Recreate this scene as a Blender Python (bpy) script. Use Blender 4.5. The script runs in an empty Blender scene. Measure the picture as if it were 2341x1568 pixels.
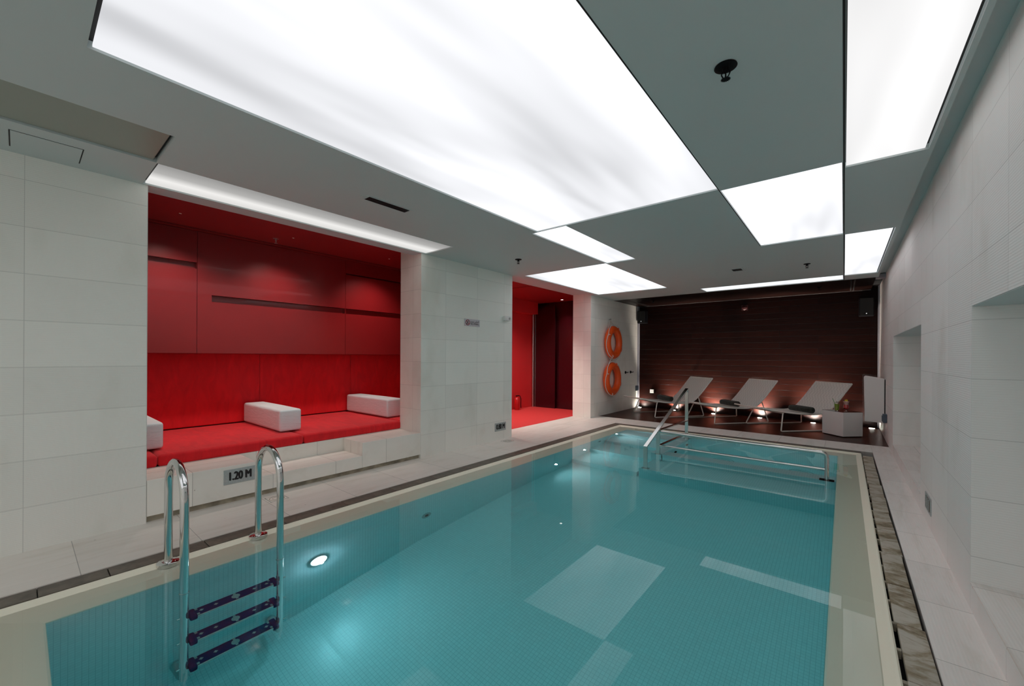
import bpy, bmesh, math, random
from mathutils import Vector, Matrix
random.seed(7)
S = bpy.context.scene
COL = S.collection
PI = math.pi
# ------------------------------------------------------------------ room measures (metres, camera above the near pool corner)
XL, XR = -4.083, 0.506          # left and right wall faces
ZC = 2.559                      # suspended ceiling
YN, YB = -6.0, 10.13            # near wall, far timber wall
YD = 7.945                      # start of the timber deck
YE = 8.60                       # end of the painted ceiling
PX0, PX1, PY0, PY1 = -3.02, -0.06, 0.09, 6.95     # pool tank
GX0, GX1, GY0, GY1 = -3.281, 0.186, -0.17, 7.217  # overflow edge, outer line
OX0, OX1, OY0, OY1 = -3.421, 0.306, -0.31, 7.34   # gutter, outer line
ZW = -0.022                     # water level

# ------------------------------------------------------------------ materials
class M:
    def __init__(s, name):
        s.m = bpy.data.materials.new(name); s.m.use_nodes = True
        s.t = s.m.node_tree; s.t.nodes.clear()
        s.out = s.n('ShaderNodeOutputMaterial')
    def n(s, typ, **kw):
        nd = s.t.nodes.new(typ)
        for k, v in kw.items():
            if k.startswith('_'):
                key = k[1:]
                key = int(key) if key.isdigit() else key
                nd.inputs[key].default_value = v
            else: setattr(nd, k, v)
        return nd
    def l(s, a, b): s.t.links.new(a, b)
    def bsdf(s, base=(.5, .5, .5), rough=.5, metal=0., spec=.5, **kw):
        b = s.n('ShaderNodeBsdfPrincipled')
        b.inputs['Base Color'].default_value = (*base, 1)
        b.inputs['Roughness'].default_value = rough
        b.inputs['Metallic'].default_value = metal
        b.inputs['Specular IOR Level'].default_value = spec
        for k, v in kw.items(): b.inputs[k].default_value = v
        s.l(b.outputs[0], s.out.inputs['Surface']); s.b = b
        return b
    def coord(s, ax='xyz', off=(0, 0, 0), scale=(1, 1, 1)):
        c = s.n('ShaderNodeTexCoord'); sp = s.n('ShaderNodeSeparateXYZ'); cb = s.n('ShaderNodeCombineXYZ')
        s.l(c.outputs['Object'], sp.inputs[0])
        for i, a in enumerate(ax):
            if a in 'xyz':
                s.l(sp.outputs['xyz'.index(a)], cb.inputs[i])
        mp = s.n('ShaderNodeMapping'); s.l(cb.outputs[0], mp.inputs[0])
        mp.inputs['Location'].default_value = off; mp.inputs['Scale'].default_value = scale
        return mp.outputs[0]
    def ramp(s, fac, stops):
        r = s.n('ShaderNodeValToRGB'); e = r.color_ramp.elements
        while len(e) < len(stops): e.new(.5)
        for i, (p, c) in enumerate(stops):
            e[i].position = p; e[i].color = (*c, 1) if len(c) == 3 else c
        s.l(fac, r.inputs[0]); return r.outputs[0]
    def mix(s, fac, a, b, mode='MIX'):
        x = s.n('ShaderNodeMix', data_type='RGBA', blend_type=mode)
        for sock, v in ((x.inputs[0], fac), (x.inputs[6], a), (x.inputs[7], b)):
            if hasattr(v, 'links'): s.l(v, sock)
            elif isinstance(v, (int, float)): sock.default_value = v
            else: sock.default_value = (*v, 1)
        return x.outputs[2]
    def noise(s, vec, scale, detail=4, rough=.6, dist=0.):
        nz = s.n('ShaderNodeTexNoise'); nz.inputs['Scale'].default_value = scale
        nz.inputs['Detail'].default_value = detail; nz.inputs['Roughness'].default_value = rough
        nz.inputs['Distortion'].default_value = dist
        s.l(vec, nz.inputs['Vector']); return nz.outputs[0]
    def bump(s, h, strength=.3, dist=.01, normal=None):
        b = s.n('ShaderNodeBump'); b.inputs['Strength'].default_value = strength
        b.inputs['Distance'].default_value = dist
        s.l(h, b.inputs['Height'])
        if normal: s.l(normal, b.inputs['Normal'])
        return b.outputs[0]
    def brick(s, vec, w, h, mortar, c1, c2, cm, offset=0.):
        k = s.n('ShaderNodeTexBrick', offset=offset)
        k.inputs['Color1'].default_value = (*c1, 1); k.inputs['Color2'].default_value = (*c2, 1)
        k.inputs['Mortar'].default_value = (*cm, 1); k.inputs['Scale'].default_value = 1
        k.inputs['Brick Width'].default_value = w; k.inputs['Row Height'].default_value = h
        k.inputs['Mortar Size'].default_value = mortar; k.inputs['Mortar Smooth'].default_value = .1
        k.inputs['Bias'].default_value = 0
        s.l(vec, k.inputs['Vector']); return k

def plain(name, base, rough=.5, metal=0., spec=.5, nscale=30., namt=.06, bump=0., **kw):
    m = M(name); b = m.bsdf(base, rough, metal, spec, **kw)
    if namt <= .04 and not bump: return m.m
    v = m.coord()
    nz = m.noise(v, nscale, 2)
    lo = tuple(max(0, c * (1 - namt)) for c in base); hi = tuple(c * (1 + namt) for c in base)
    m.l(m.ramp(nz, [(.3, lo), (.7, hi)]), b.inputs['Base Color'])
    if bump: m.l(m.bump(nz, bump, .004), b.inputs['Normal'])
    return m.m

def stone_wall(name, ax, off, base=(.90, .895, .84), ribs=True):
    """honed limestone cladding: 0.6 x 0.3 m stones, fine horizontal combing"""
    m = M(name); b = m.bsdf(base, .55, spec=.3)
    vec = m.coord(ax, off)
    mort = tuple(c * .74 for c in base)
    lo = tuple(c * .96 for c in base); hi = tuple(c * 1.03 for c in base)
    k = m.brick(vec, .595, .302, .0018, lo, hi, mort)
    st = m.noise(m.coord('xyz', scale=(1, 1, .5)), 1.7, 3, .65)
    col = m.mix(.55, k.outputs[0], m.ramp(st, [(.28, (.80, .785, .74)), (.44, (.975, .97, .96)), (.75, (1.02, 1.02, 1.025))]), 'MULTIPLY')
    m.l(col, b.inputs['Base Color'])
    if ribs:
        w = m.n('ShaderNodeTexWave', wave_type='BANDS', bands_direction='Z'); w.inputs['Scale'].default_value = 26
        w.inputs['Distortion'].default_value = .6; w.inputs['Detail'].default_value = 2; w.inputs['Detail Scale'].default_value = 1.5
        m.l(m.coord(), w.inputs['Vector'])
        n1 = m.bump(w.outputs[1], .16, .004)
        n2 = m.bump(m.noise(m.coord(), 90, 1), .12, .003, n1)
        m.l(n2, b.inputs['Normal'])
    return m.m

def stone_floor(name, ax, off, w, h, base=(.84, .795, .735), rib=None):
    m = M(name); b = m.bsdf(base, .48, spec=.35)
    k = m.brick(m.coord(ax, off), w, h, .0018, tuple(c * .95 for c in base), tuple(c * 1.04 for c in base), tuple(c * .5 for c in base))
    sc = (5, .7, 1) if ax[0] == 'y' else (.7, 5, 1)
    vein = m.noise(m.coord('xyz', scale=(5, .8, 1)), 2.2, 4, .7, .6)
    col = m.mix(.8, k.outputs[0], m.ramp(vein, [(.33, (.89, .87, .84)), (.47, (.98, .975, .97)), (.7, (1.03, 1.03, 1.035))]), 'MULTIPLY')
    sp = m.noise(m.coord(), 13, 3, .7)
    col = m.mix(1., col, m.ramp(sp, [(.245, (.45, .42, .38)), (.29, (1, 1, 1))]), 'MULTIPLY')
    m.l(col, b.inputs['Base Color'])
    h_ = m.noise(m.coord('xyz', scale=(8, 1, 1)), 9, 2)
    n = m.bump(h_, .12, .003)
    if rib:
        wv = m.n('ShaderNodeTexWave', wave_type='BANDS', bands_direction='X'); wv.inputs['Scale'].default_value = 24
        wv.inputs['Distortion'].default_value = .2
        m.l(m.coord(), wv.inputs['Vector']); n = m.bump(wv.outputs[1], .25, .003, n)
    m.l(n, b.inputs['Normal'])
    return m.m

def pool_tile(name, ax):
    base = (.72, .87, .87)
    m = M(name); b = m.bsdf(base, .35)
    k = m.brick(m.coord(ax), .0245, .0245, .0011, base, tuple(c * 1.05 for c in base), (.50, .66, .67))
    m.l(k.outputs[0], b.inputs['Base Color'])
    return m.m

def wood(name, ax, plank_w, plank_h, c_lo, c_hi, rough=.32, off=(0, 0, 0), coat=.0, gap=.004, spec=.2):
    m = M(name); b = m.bsdf(c_hi, rough, spec=spec)
    b.inputs['Coat Weight'].default_value = coat; b.inputs['Coat Roughness'].default_value = .25
    v = m.coord(ax, off)
    k = m.brick(v, plank_w, plank_h, gap, (0, 0, 0), (1, 1, 1), (.5, .5, .5), .37)
    gr = m.noise(m.coord(ax, off, (.8, 14, 14)), 5, 5, .65, .4)
    col = m.ramp(gr, [(.25, c_lo), (.75, c_hi)])
    col = m.mix(.55, col, m.ramp(k.outputs[0], [(0, (.45, .42, .42)), (1, (1.25, 1.15, 1.1))]), 'MULTIPLY')
    inv = m.n('ShaderNodeMath', operation='SUBTRACT'); inv.inputs[0].default_value = 1; m.l(k.outputs[1], inv.inputs[1])
    col = m.mix(k.outputs[1], col, (.004, .003, .003))
    m.l(col, b.inputs['Base Color'])
    n1 = m.bump(inv.outputs[0], .7, .006)
    m.l(m.bump(gr, .12, .002, n1), b.inputs['Normal'])
    return m.m

def emit_panel(name, col, strength, kind='soft'):
    """backlit stretch ceiling: the tubes behind the skin leave soft light and dim bands"""
    m = M(name); e = m.n('ShaderNodeEmission'); e.inputs['Color'].default_value = (*col, 1)
    if kind == 'alcove':       # one tube run close to the wall side of the box
        c = m.n('ShaderNodeTexCoord'); sp = m.n('ShaderNodeSeparateXYZ'); m.l(c.outputs['Object'], sp.inputs[0])
        mr = m.n('ShaderNodeMapRange'); mr.inputs[1].default_value = -.21; mr.inputs[2].default_value = .21
        m.l(sp.outputs[0], mr.inputs[0])
        v = m.ramp(mr.outputs[0], [(0, (.70,) * 3), (.28, (.82,) * 3), (.60, (.42,) * 3), (1., (.30,) * 3)])
    else:
        nz = m.noise(m.coord('xyz', scale=(1.5, .26, 1)), 1.45, 2, .5, .2)
        v = m.ramp(nz, [(.30, (.58,) * 3), (.45, (.80,) * 3), (.62, (.98,) * 3)])
    mu = m.n('ShaderNodeMath', operation='MULTIPLY'); mu.inputs[1].default_value = strength
    m.l(v, mu.inputs[0]); m.l(mu.outputs[0], e.inputs['Strength'])
    m.l(e.outputs[0], m.out.inputs['Surface'])
    return m.m

def emit(name, col, st):
    m = M(name); e = m.n('ShaderNodeEmission'); e.inputs['Color'].default_value = (*col, 1); e.inputs['Strength'].default_value = st
    m.l(e.outputs[0], m.out.inputs['Surface']); return m.m

def glass(name, col=(1, 1, 1), rough=0., ior=1.45):
    m = M(name); b = m.bsdf(col, rough); b.inputs['Transmission Weight'].default_value = 1; b.inputs['IOR'].default_value = ior
    return m.m

PANEL = .96
MT = {}
MT['ceil'] = plain('ceiling_paint', (.53, .59, .585), .6, nscale=3, namt=.02)
MT['soffit'] = plain('soffit_paint', (.54, .60, .60), .6, nscale=3, namt=.02)
MT['black'] = plain('black_void', (.006, .006, .006), .7)
MT['blackplastic'] = plain('black_plastic', (.006, .006, .007), .5, 0., .08)
MT['stone_left'] = stone_wall('limestone_left', 'yz', (-.023, -.287 + .302, 0))
MT['stone_right'] = stone_wall('limestone_right', 'yz', (-.124, -.27, 0), (.90, .895, .875))
MT['stone_end'] = stone_wall('limestone_end', 'xz', (.083, 0, 0))
MT['stone_block'] = stone_floor('limestone_block', 'yx', (-.2, .25, 0), .60, .9, (.90, .875, .81))
MT['plinth'] = plain('stained_plinth', (.33, .29, .22), .7, nscale=9, namt=.4)
MT['floor_l'] = stone_floor('limestone_deck', 'yx', (-.235, 3.40, 0), .572, .73)
MT['floor_r'] = stone_floor('limestone_deck_ribbed', 'yx', (-.285, -.306, 0), .5505, .4, (.87, .825, .785), True)
MT['floor_f'] = stone_floor('limestone_far_strip', 'xy', (.21, -7.34, 0), .568, .7, (.86, .825, .77))
MT['cream'] = plain('cream_overflow_edge', (.96, .93, .76), .4, nscale=4, namt=.03)
MT['tile_f'] = pool_tile('pool_mosaic_floor', 'xy'); MT['tile_x'] = pool_tile('pool_mosaic_side', 'yz'); MT['tile_y'] = pool_tile('pool_mosaic_end', 'xz')
MT['deck'] = wood('deck_timber', 'xyz', 1.9, .118, (.016, .0045, .002), (.085, .021, .010), .32, (0, -.02, 0), .0, .004, .14)
MT['woodwall'] = wood('wall_timber', 'xzy', 1.75, .125, (.003, .0008, .0005), (.019, .0036, .0018), .40, (.4, .03, 0), .0, .004, .10)
MT['woodceil'] = wood('ceiling_timber', 'xyz', 1.75, .125, (.004, .0014, .001), (.016, .005, .003), .35, gap=.004, spec=.12)
MT['steel'] = plain('polished_steel', (.62, .62, .60), .13, 1., nscale=6, namt=.05)
MT['chrome'] = plain('chrome', (.70, .70, .69), .07, 1., nscale=6, namt=.03)
MT['satin'] = plain('satin_steel', (.55, .55, .54), .35, 1., nscale=60, namt=.08)
MT['redwall'] = plain('red_lacquer', (.27, .012, .014), .28, nscale=2, namt=.06)
MT['redwall'].node_tree.nodes['Principled BSDF'].inputs['Coat Weight'].default_value = .25
MT['redceil'] = plain('red_ceiling_paint', (.30, .016, .018), .45, nscale=2, namt=.04)
MT['redfabric'] = None
MT['redcarpet'] = plain('red_carpet', (.66, .036, .036), .9, nscale=140, namt=.12, bump=.3)
MT['redbright'] = plain('red_matt_wall', (.62, .022, .026), .6, nscale=2, namt=.04)
MT['maroon'] = plain('maroon_gloss', (.04, .004, .007), .12, nscale=2, namt=.04)
MT['whitepaint'] = plain('white_paint', (.78, .78, .76), .4, nscale=8, namt=.02)
MT['whitemetal'] = plain('white_powder_coat', (.80, .77, .70), .35, nscale=20, namt=.03)
MT['bluegrey'] = plain('blue_grey_plastic', (.075, .10, .135), .5)
MT['trimwhite'] = plain('pale_trim', (.34, .34, .38), .4)
MT['trimdark'] = plain('dim_trim', (.10, .095, .095), .4)
MT['signplate'] = plain('brushed_plate', (.46, .50, .50), .42, .35, nscale=120, namt=.12)
MT['signwhite'] = plain('sign_silver', (.62, .60, .63), .35, .2)
MT['ink'] = plain('black_ink', (.01, .01, .011), .6)
MT['signred'] = plain('sign_red', (.32, .01, .02), .5)
MT['gutter'] = plain('gutter_cover_stone', (.135, .115, .09), .5, nscale=14, namt=.3, bump=.1)
MT['navy'] = plain('navy_tread_plastic', (.006, .030, .105), .7, 0., .1)
MT['inlay'] = plain('tread_inlay', (.34, .46, .46), .4, .3)
MT['orange'] = plain('orange_shell', (.86, .095, .012), .34, nscale=5, namt=.06)
MT['rope'] = plain('white_rope', (.66, .62, .57), .8, nscale=200, namt=.2, bump=.5)
MT['darkred'] = plain('dark_red_plastic', (.035, .003, .003), .4)
MT['redpaint'] = plain('red_extinguisher', (.45, .01, .012), .3)
MT['led'] = emit('uplight_lens', (1, .93, .82), 60.)
MT['poolled'] = emit('pool_light_lens', (.86, .94, 1), 14.)
MT['dl'] = emit('downlight_lens', (1, .95, .9), 8.)
MT['dot'] = emit('status_led', (1, 1, 1), 1.2)
MT['dimdot'] = emit('fill_lamp_lens', (1, .5, .4), .14)
MT['glass'] = glass('clear_glass')
MT['acrylic'] = glass('clear_acrylic', (.95, .93, .92), .02, 1.3)
MT['green'] = plain('green_drink', (.28, .46, .01), .2); MT['reddrink'] = plain('red_drink', (.62, .012, .012), .2)
MT['ice'] = plain('crushed_ice_foam', (.72, .42, .38), .4, nscale=60, namt=.3)
MT['mint'] = plain('mint_leaf', (.03, .12, .012), .5); MT['straw'] = plain('green_straw', (.06, .30, .07), .4)
MT['garnish'] = plain('yellow_garnish', (.60, .46, .03), .5)
MT['unlit'] = plain('unlit_stretch_panel', (.29, .31, .26), .35, nscale=2, namt=.03)

def fabric(name, base, wr=.25, scale=9.):
    m = M(name); b = m.bsdf(base, .75, spec=.25); b.inputs['Sheen Weight'].default_value = .15
    v = m.coord()
    n1 = m.noise(m.coord('xyz', scale=(1, 3.2, 1)), scale * .35, 3, .6, .8)
    n2 = m.noise(v, 160, 1)
    lo = tuple(c * .86 for c in base); hi = tuple(c * 1.08 for c in base)
    m.l(m.ramp(n1, [(.3, lo), (.7, hi)]), b.inputs['Base Color'])
    a = m.bump(n1, wr, .03); m.l(m.bump(n2, .12, .002, a), b.inputs['Normal'])
    return m.m
MT['redfabric'] = fabric('red_upholstery', (.76, .012, .020))
MT['whitefabric'] = None
def white_fab():
    m = M('white_vinyl'); b = m.bsdf((.80, .90, .92), .5, spec=.35)
    v = m.coord('xyz', scale=(1, 1, 6)); n1 = m.noise(v, 5, 4, .6, 1.2); n2 = m.noise(m.coord(), 14, 3)
    m.l(m.bump(n2, .1, .01, m.bump(n1, .32, .02)), b.inputs['Normal'])
    return m.m
MT['whitefabric'] = white_fab()
def weave():
    m = M('woven_mesh'); b = m.bsdf((.50, .47, .42), .7, spec=.25)
    ck = m.n('ShaderNodeTexChecker'); ck.inputs['Scale'].default_value = 24
    m.l(m.coord('xyz', scale=(1, 1.4, .55)), ck.inputs['Vector'])
    ck.inputs['Color1'].default_value = (.80, .765, .71, 1); ck.inputs['Color2'].default_value = (.90, .865, .805, 1)
    m.l(ck.outputs[0], b.inputs['Base Color'])
    w = m.n('ShaderNodeTexWave', bands_direction='DIAGONAL'); w.inputs['Scale'].default_value = 60
    m.l(m.coord(), w.inputs['Vector']); m.l(m.bump(w.outputs[1], .3, .003), b.inputs['Normal'])
    return m.m
MT['weave'] = weave()
def towel():
    m = M('dark_terry'); b = m.bsdf((.02, .02, .016), .95, spec=.15); b.inputs['Sheen Weight'].default_value = .3
    n1 = m.noise(m.coord(), 38, 4, .7); n2 = m.noise(m.coord(), 150, 3)
    m.l(m.ramp(n1, [(.36, (.008, .009, .006)), (.68, (.045, .045, .032))]), b.inputs['Base Color'])
    m.l(m.bump(n2, .7, .006, m.bump(n1, .5, .01)), b.inputs['Normal'])
    return m.m
MT['towel'] = towel()
def stained():
    """worn gutter stones: pale slabs with brown dirt patches"""
    m = M('stained_cover_stone'); b = m.bsdf((.4, .38, .33), .55, spec=.3)
    oi = m.n('ShaderNodeObjectInfo')
    add = m.n('ShaderNodeVectorMath', operation='ADD')
    sc = m.n('ShaderNodeVectorMath', operation='SCALE'); sc.inputs['Scale'].default_value = 1.
    m.l(oi.outputs['Location'], sc.inputs[0])
    m.l(m.coord('xyz', scale=(1.2, 2.2, 1)), add.inputs[0]); m.l(sc.outputs[0], add.inputs[1])
    n1 = m.noise(add.outputs[0], 4.2, 6, .7, .9); n2 = m.noise(add.outputs[0], 1.1, 2)
    col = m.ramp(n1, [(.30, (.11, .08, .04)), (.43, (.32, .27, .19)), (.55, (.50, .47, .41)), (.8, (.58, .56, .52))])
    col = m.mix(.5, col, m.ramp(n2, [(.3, (.6, .55, .45)), (.7, (1.2, 1.18, 1.12))]), 'MULTIPLY')
    m.l(col, b.inputs['Base Color']); m.l(m.bump(n1, .1, .004), b.inputs['Normal'])
    return m.m
MT['stained'] = stained()
def water_mat():
    m = M('pool_water')
    r = m.n('ShaderNodeBsdfRefraction'); r.inputs['IOR'].default_value = 1.33; r.inputs['Roughness'].default_value = 0
    g = m.n('ShaderNodeBsdfGlossy'); g.inputs['Roughness'].default_value = 0
    f = m.n('ShaderNodeFresnel'); f.inputs['IOR'].default_value = 1.33
    mx = m.n('ShaderNodeMixShader'); m.l(f.outputs[0], mx.inputs[0]); m.l(r.outputs[0], mx.inputs[1]); m.l(g.outputs[0], mx.inputs[2])
    m.l(mx.outputs[0], m.out.inputs['Surface'])
    va = m.n('ShaderNodeVolumeAbsorption'); va.inputs['Color'].default_value = (.36, .93, .945, 1); va.inputs['Density'].default_value = .70
    m.l(va.outputs[0], m.out.inputs['Volume'])
    return m.m
MT['water'] = water_mat()

# ------------------------------------------------------------------ geometry helper
class B:
    def __init__(s): s.bm = bmesh.new()
    def box(s, x0, x1, y0, y1, z0, z1, skip=''):
        v = [s.bm.verts.new(p) for p in ((x0, y0, z0), (x1, y0, z0), (x1, y1, z0), (x0, y1, z0), (x0, y0, z1), (x1, y0, z1), (x1, y1, z1), (x0, y1, z1))]
        F = {'-z': (3, 2, 1, 0), '+z': (4, 5, 6, 7), '-y': (0, 1, 5, 4), '+x': (1, 2, 6, 5), '+y': (2, 3, 7, 6), '-x': (3, 0, 4, 7)}
        for k, f in F.items():
            if k not in skip: s.bm.faces.new([v[i] for i in f])
        return s
    def quad(s, *p):
        s.bm.faces.new([s.bm.verts.new(q) for q in p]); return s
    def prism(s, poly, axis, a, b):
        """extrude a 2-D polygon along an axis (0 x,1 y,2 z); poly gives the two other coordinates in order"""
        def P(q, t):
            r = list(q); r.insert(axis, t); return r
        A = [s.bm.verts.new(P(q, a)) for q in poly]; C = [s.bm.verts.new(P(q, b)) for q in poly]
        s.bm.faces.new(A); s.bm.faces.new(C[::-1])
        n = len(poly)
        for i in range(n): s.bm.faces.new((A[i], C[i], C[(i + 1) % n], A[(i + 1) % n]))
        return s
    def tube(s, pts, r, n=12, closed=False, ry=None):
        pts = [Vector(p) for p in pts]; N = len(pts); rings = []
        up = None
        for i, p in enumerate(pts):
            a = pts[(i - 1) % N] if (closed or i > 0) else p
            c = pts[(i + 1) % N] if (closed or i < N - 1) else p
            d = (c - a).normalized()
            if up is None:
                up = Vector((0, 0, 1)) if abs(d.z) < .9 else Vector((1, 0, 0))
            u = (up - d * up.dot(d)).normalized(); w = d.cross(u); up = u
            rr = r[i] if isinstance(r, (list, tuple)) else r
            rings.append([s.bm.verts.new(p + (u * math.cos(2 * PI * k / n) + w * math.sin(2 * PI * k / n)) * rr) for k in range(n)])
        for i in range(N if closed else N - 1):
            A, C = rings[i], rings[(i + 1) % N]
            for k in range(n): s.bm.faces.new((A[k], A[(k + 1) % n], C[(k + 1) % n], C[k]))
        if not closed:
            s.bm.faces.new(rings[0][::-1]); s.bm.faces.new(rings[-1])
        return s
    def bar(s, p, q, w, h, up=(0, 0, 1)):
        """rectangular bar between two points, w across, h along up"""
        p, q = Vector(p), Vector(q); d = (q - p).normalized(); up = Vector(up)
        u = (up - d * up.dot(d)).normalized(); x = d.cross(u)
        vs = []
        for o in (p, q):
            vs += [s.bm.verts.new(o + x * sx * w / 2 + u * su * h / 2) for sx, su in ((-1, -1), (1, -1), (1, 1), (-1, 1))]
        for f in ((3, 2, 1, 0), (4, 5, 6, 7), (0, 1, 5, 4), (1, 2, 6, 5), (2, 3, 7, 6), (3, 0, 4, 7)): s.bm.faces.new([vs[i] for i in f])
        return s
    def lathe(s, prof, c=(0, 0, 0), n=24, axis='z'):
        rings = []
        for r, z in prof:
            ring = []
            for k in range(n):
                a = 2 * PI * k / n; x, y = r * math.cos(a), r * math.sin(a)
                p = {'z': (x, y, z), 'x': (z, x, y), 'y': (x, z, y)}[axis]
                ring.append(s.bm.verts.new((p[0] + c[0], p[1] + c[1], p[2] + c[2])))
            rings.append(ring)
        for A, C in zip(rings, rings[1:]):
            for k in range(n): s.bm.faces.new((A[k], A[(k + 1) % n], C[(k + 1) % n], C[k]))
        if prof[0][0] > 1e-6: s.bm.faces.new(rings[0][::-1])
        if prof[-1][0] > 1e-6: s.bm.faces.new(rings[-1])
        return s
    def rbox(s, x0, x1, y0, y1, z0, z1, r=.03, seg=4):
        t = bmesh.new(); bmesh.ops.create_cube(t, size=1)
        for v in t.verts: v.co = Vector(((x0 + x1) / 2 + v.co.x * (x1 - x0), (y0 + y1) / 2 + v.co.y * (y1 - y0), (z0 + z1) / 2 + v.co.z * (z1 - z0)))
        bmesh.ops.bevel(t, geom=t.edges[:], offset=r, segments=seg, profile=.5, affect='EDGES')
        return s.merge(t)
    def merge(s, t, mat=None):
        me = bpy.data.meshes.new('tmp'); t.to_mesh(me); t.free()
        if mat: me.transform(mat)
        s.bm.from_mesh(me); bpy.data.meshes.remove(me); return s
    def torus(s, c, R, r, axis='x', n=48, m=16):
        pts = []
        for k in range(n):
            a = 2 * PI * k / n; q = (R * math.cos(a), R * math.sin(a))
            pts.append({'x': (c[0], c[1] + q[0], c[2] + q[1]), 'y': (c[0] + q[0], c[1], c[2] + q[1]), 'z': (c[0] + q[0], c[1] + q[1], c[2])}[axis])
        return s.tube(pts, r, m, True)

def world_loc(o):
    v = Vector((0, 0, 0))
    while o is not None: v += o.location; o = o.parent
    return v
def tag(o, label=None, cat=None, group=None, kind=None):
    if label: o['label'] = label
    if cat: o['category'] = cat
    if group: o['group'] = group
    if kind: o['kind'] = kind
    return o
def obj(name, b, mat, parent=None, smooth=False, bevel=0., origin=None, label=None, clean=True):
    """link a bmesh as one mesh object; coordinates given in the world, kept when parented or re-centred"""
    bm = b.bm
    if clean: bmesh.ops.remove_doubles(bm, verts=bm.verts[:], dist=1e-5)
    bmesh.ops.recalc_face_normals(bm, faces=bm.faces[:])
    me = bpy.data.meshes.new(name); bm.to_mesh(me); bm.free()
    o = bpy.data.objects.new(name, me); COL.objects.link(o)
    me.materials.append(MT[mat] if isinstance(mat, str) else mat)
    if parent is not None:
        o.parent = parent; me.transform(Matrix.Translation(-world_loc(parent)))
        if origin is not None:
            d = Vector(origin) - world_loc(parent); me.transform(Matrix.Translation(-d)); o.location = d
    elif origin is not None:
        me.transform(Matrix.Translation(-Vector(origin))); o.location = origin
    if smooth:
        for p in me.polygons: p.use_smooth = True
        try: me.set_sharp_from_angle(angle=math.radians(40))
        except Exception: pass
    if bevel:
        md = o.modifiers.new('soft_edges', 'BEVEL'); md.width = bevel; md.segments = 2; md.limit_method = 'ANGLE'; md.angle_limit = .7
    if label: o['label'] = label
    return o
def thing(name, label, cat, loc=(0, 0, 0), group=None):
    o = bpy.data.objects.new(name, None); COL.objects.link(o); o.location = loc; o.empty_display_size = .1
    return tag(o, label, cat, group)
def struct(name, b, mat, **kw):
    return tag(obj(name, b, mat, **kw), kind='structure')
def copy_tree(o, parent=None):
    c = o.copy(); COL.objects.link(c)
    if parent is not None: c.parent = parent; c.matrix_parent_inverse = o.matrix_parent_inverse
    for ch in list(o.children): copy_tree(ch, c)
    return c
def plate(x0, x1, y0, y1, z0, z1, holes, swap=None):
    """flat plate with rectangular holes. swap maps (u,v,w)->world"""
    b = B(); f = swap or (lambda u, v, w: (u, v, w))
    us = sorted({x0, x1, *[h[0] for h in holes], *[h[1] for h in holes]}); us = [u for u in us if x0 <= u <= x1]
    vs = sorted({y0, y1, *[h[2] for h in holes], *[h[3] for h in holes]}); vs = [v for v in vs if y0 <= v <= y1]
    def solid(i, j):
        if i < 0 or j < 0 or i >= len(us) - 1 or j >= len(vs) - 1: return False
        cu, cv = (us[i] + us[i + 1]) / 2, (vs[j] + vs[j + 1]) / 2
        return not any(h[0] < cu < h[1] and h[2] < cv < h[3] for h in holes)
    for i in range(len(us) - 1):
        for j in range(len(vs) - 1):
            if not solid(i, j): continue
            a, c, d, e = us[i], us[i + 1], vs[j], vs[j + 1]
            b.quad(f(a, d, z0), f(a, e, z0), f(c, e, z0), f(c, d, z0)); b.quad(f(a, d, z1), f(c, d, z1), f(c, e, z1), f(a, e, z1))
            if not solid(i - 1, j): b.quad(f(a, d, z0), f(a, d, z1), f(a, e, z1), f(a, e, z0))
            if not solid(i + 1, j): b.quad(f(c, d, z0), f(c, e, z0), f(c, e, z1), f(c, d, z1))
            if not solid(i, j - 1): b.quad(f(a, d, z0), f(c, d, z0), f(c, d, z1), f(a, d, z1))
            if not solid(i, j + 1): b.quad(f(a, e, z0), f(a, e, z1), f(c, e, z1), f(c, e, z0))
    return b
def text_mesh(txt, size, font=None):
    c = bpy.data.curves.new('lettering', 'FONT'); c.body = txt; c.size = size; c.extrude = .0006; c.align_x = 'CENTER'; c.align_y = 'CENTER'
    if font: c.font = font
    o = bpy.data.objects.new('lettering', c); COL.objects.link(o)
    dg = bpy.context.evaluated_depsgraph_get(); dg.update()
    me = bpy.data.meshes.new_from_object(o.evaluated_get(dg)); bpy.data.objects.remove(o); bpy.data.curves.remove(c)
    return me
def lamp(name, kind, loc, power, col, parent=None, target=None, **kw):
    l = bpy.data.lights.new(name, kind); l.energy = power; l.color = col
    for k, v in kw.items(): setattr(l, k, v)
    o = bpy.data.objects.new(name, l); COL.objects.link(o)
    if target is not None: o.rotation_euler = (Vector(target) - Vector(loc)).to_track_quat('-Z', 'Y').to_euler()
    if parent is not None: o.parent = parent; o.location = Vector(loc) - world_loc(parent)
    else: o.location = loc
    return o

# ================================================================== SETTING
# floors: limestone strips round the pool
b = B(); b.box(XL - .43, OX0, YN, YD, -.12, 0); struct('floor', b, 'floor_l')
b = B(); b.box(OX1, XR + .7, YN, YD, -.12, 0); struct('floor', b, 'floor_r')
b = B(); b.box(OX0, OX1, OY1, YD, -.12, 0); b.box(OX0, OX1, YN, OY0, -.12, 0); struct('floor', b, 'floor_f')
b = B(); b.box(XL, XR, YD, YB, -.12, .0); struct('floor', b, 'deck')
# gutter channel under the covers
b = B()
for x0, x1, y0, y1 in ((OX0, GX0, OY0, OY1), (GX1, OX1, OY0, OY1), (OX0, OX1, OY0, GY0), (OX0, OX1, GY1, OY1)):
    b.box(x0, x1, y0, y1, -.16, -.12)
struct('trim_1', b, 'black')
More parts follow.
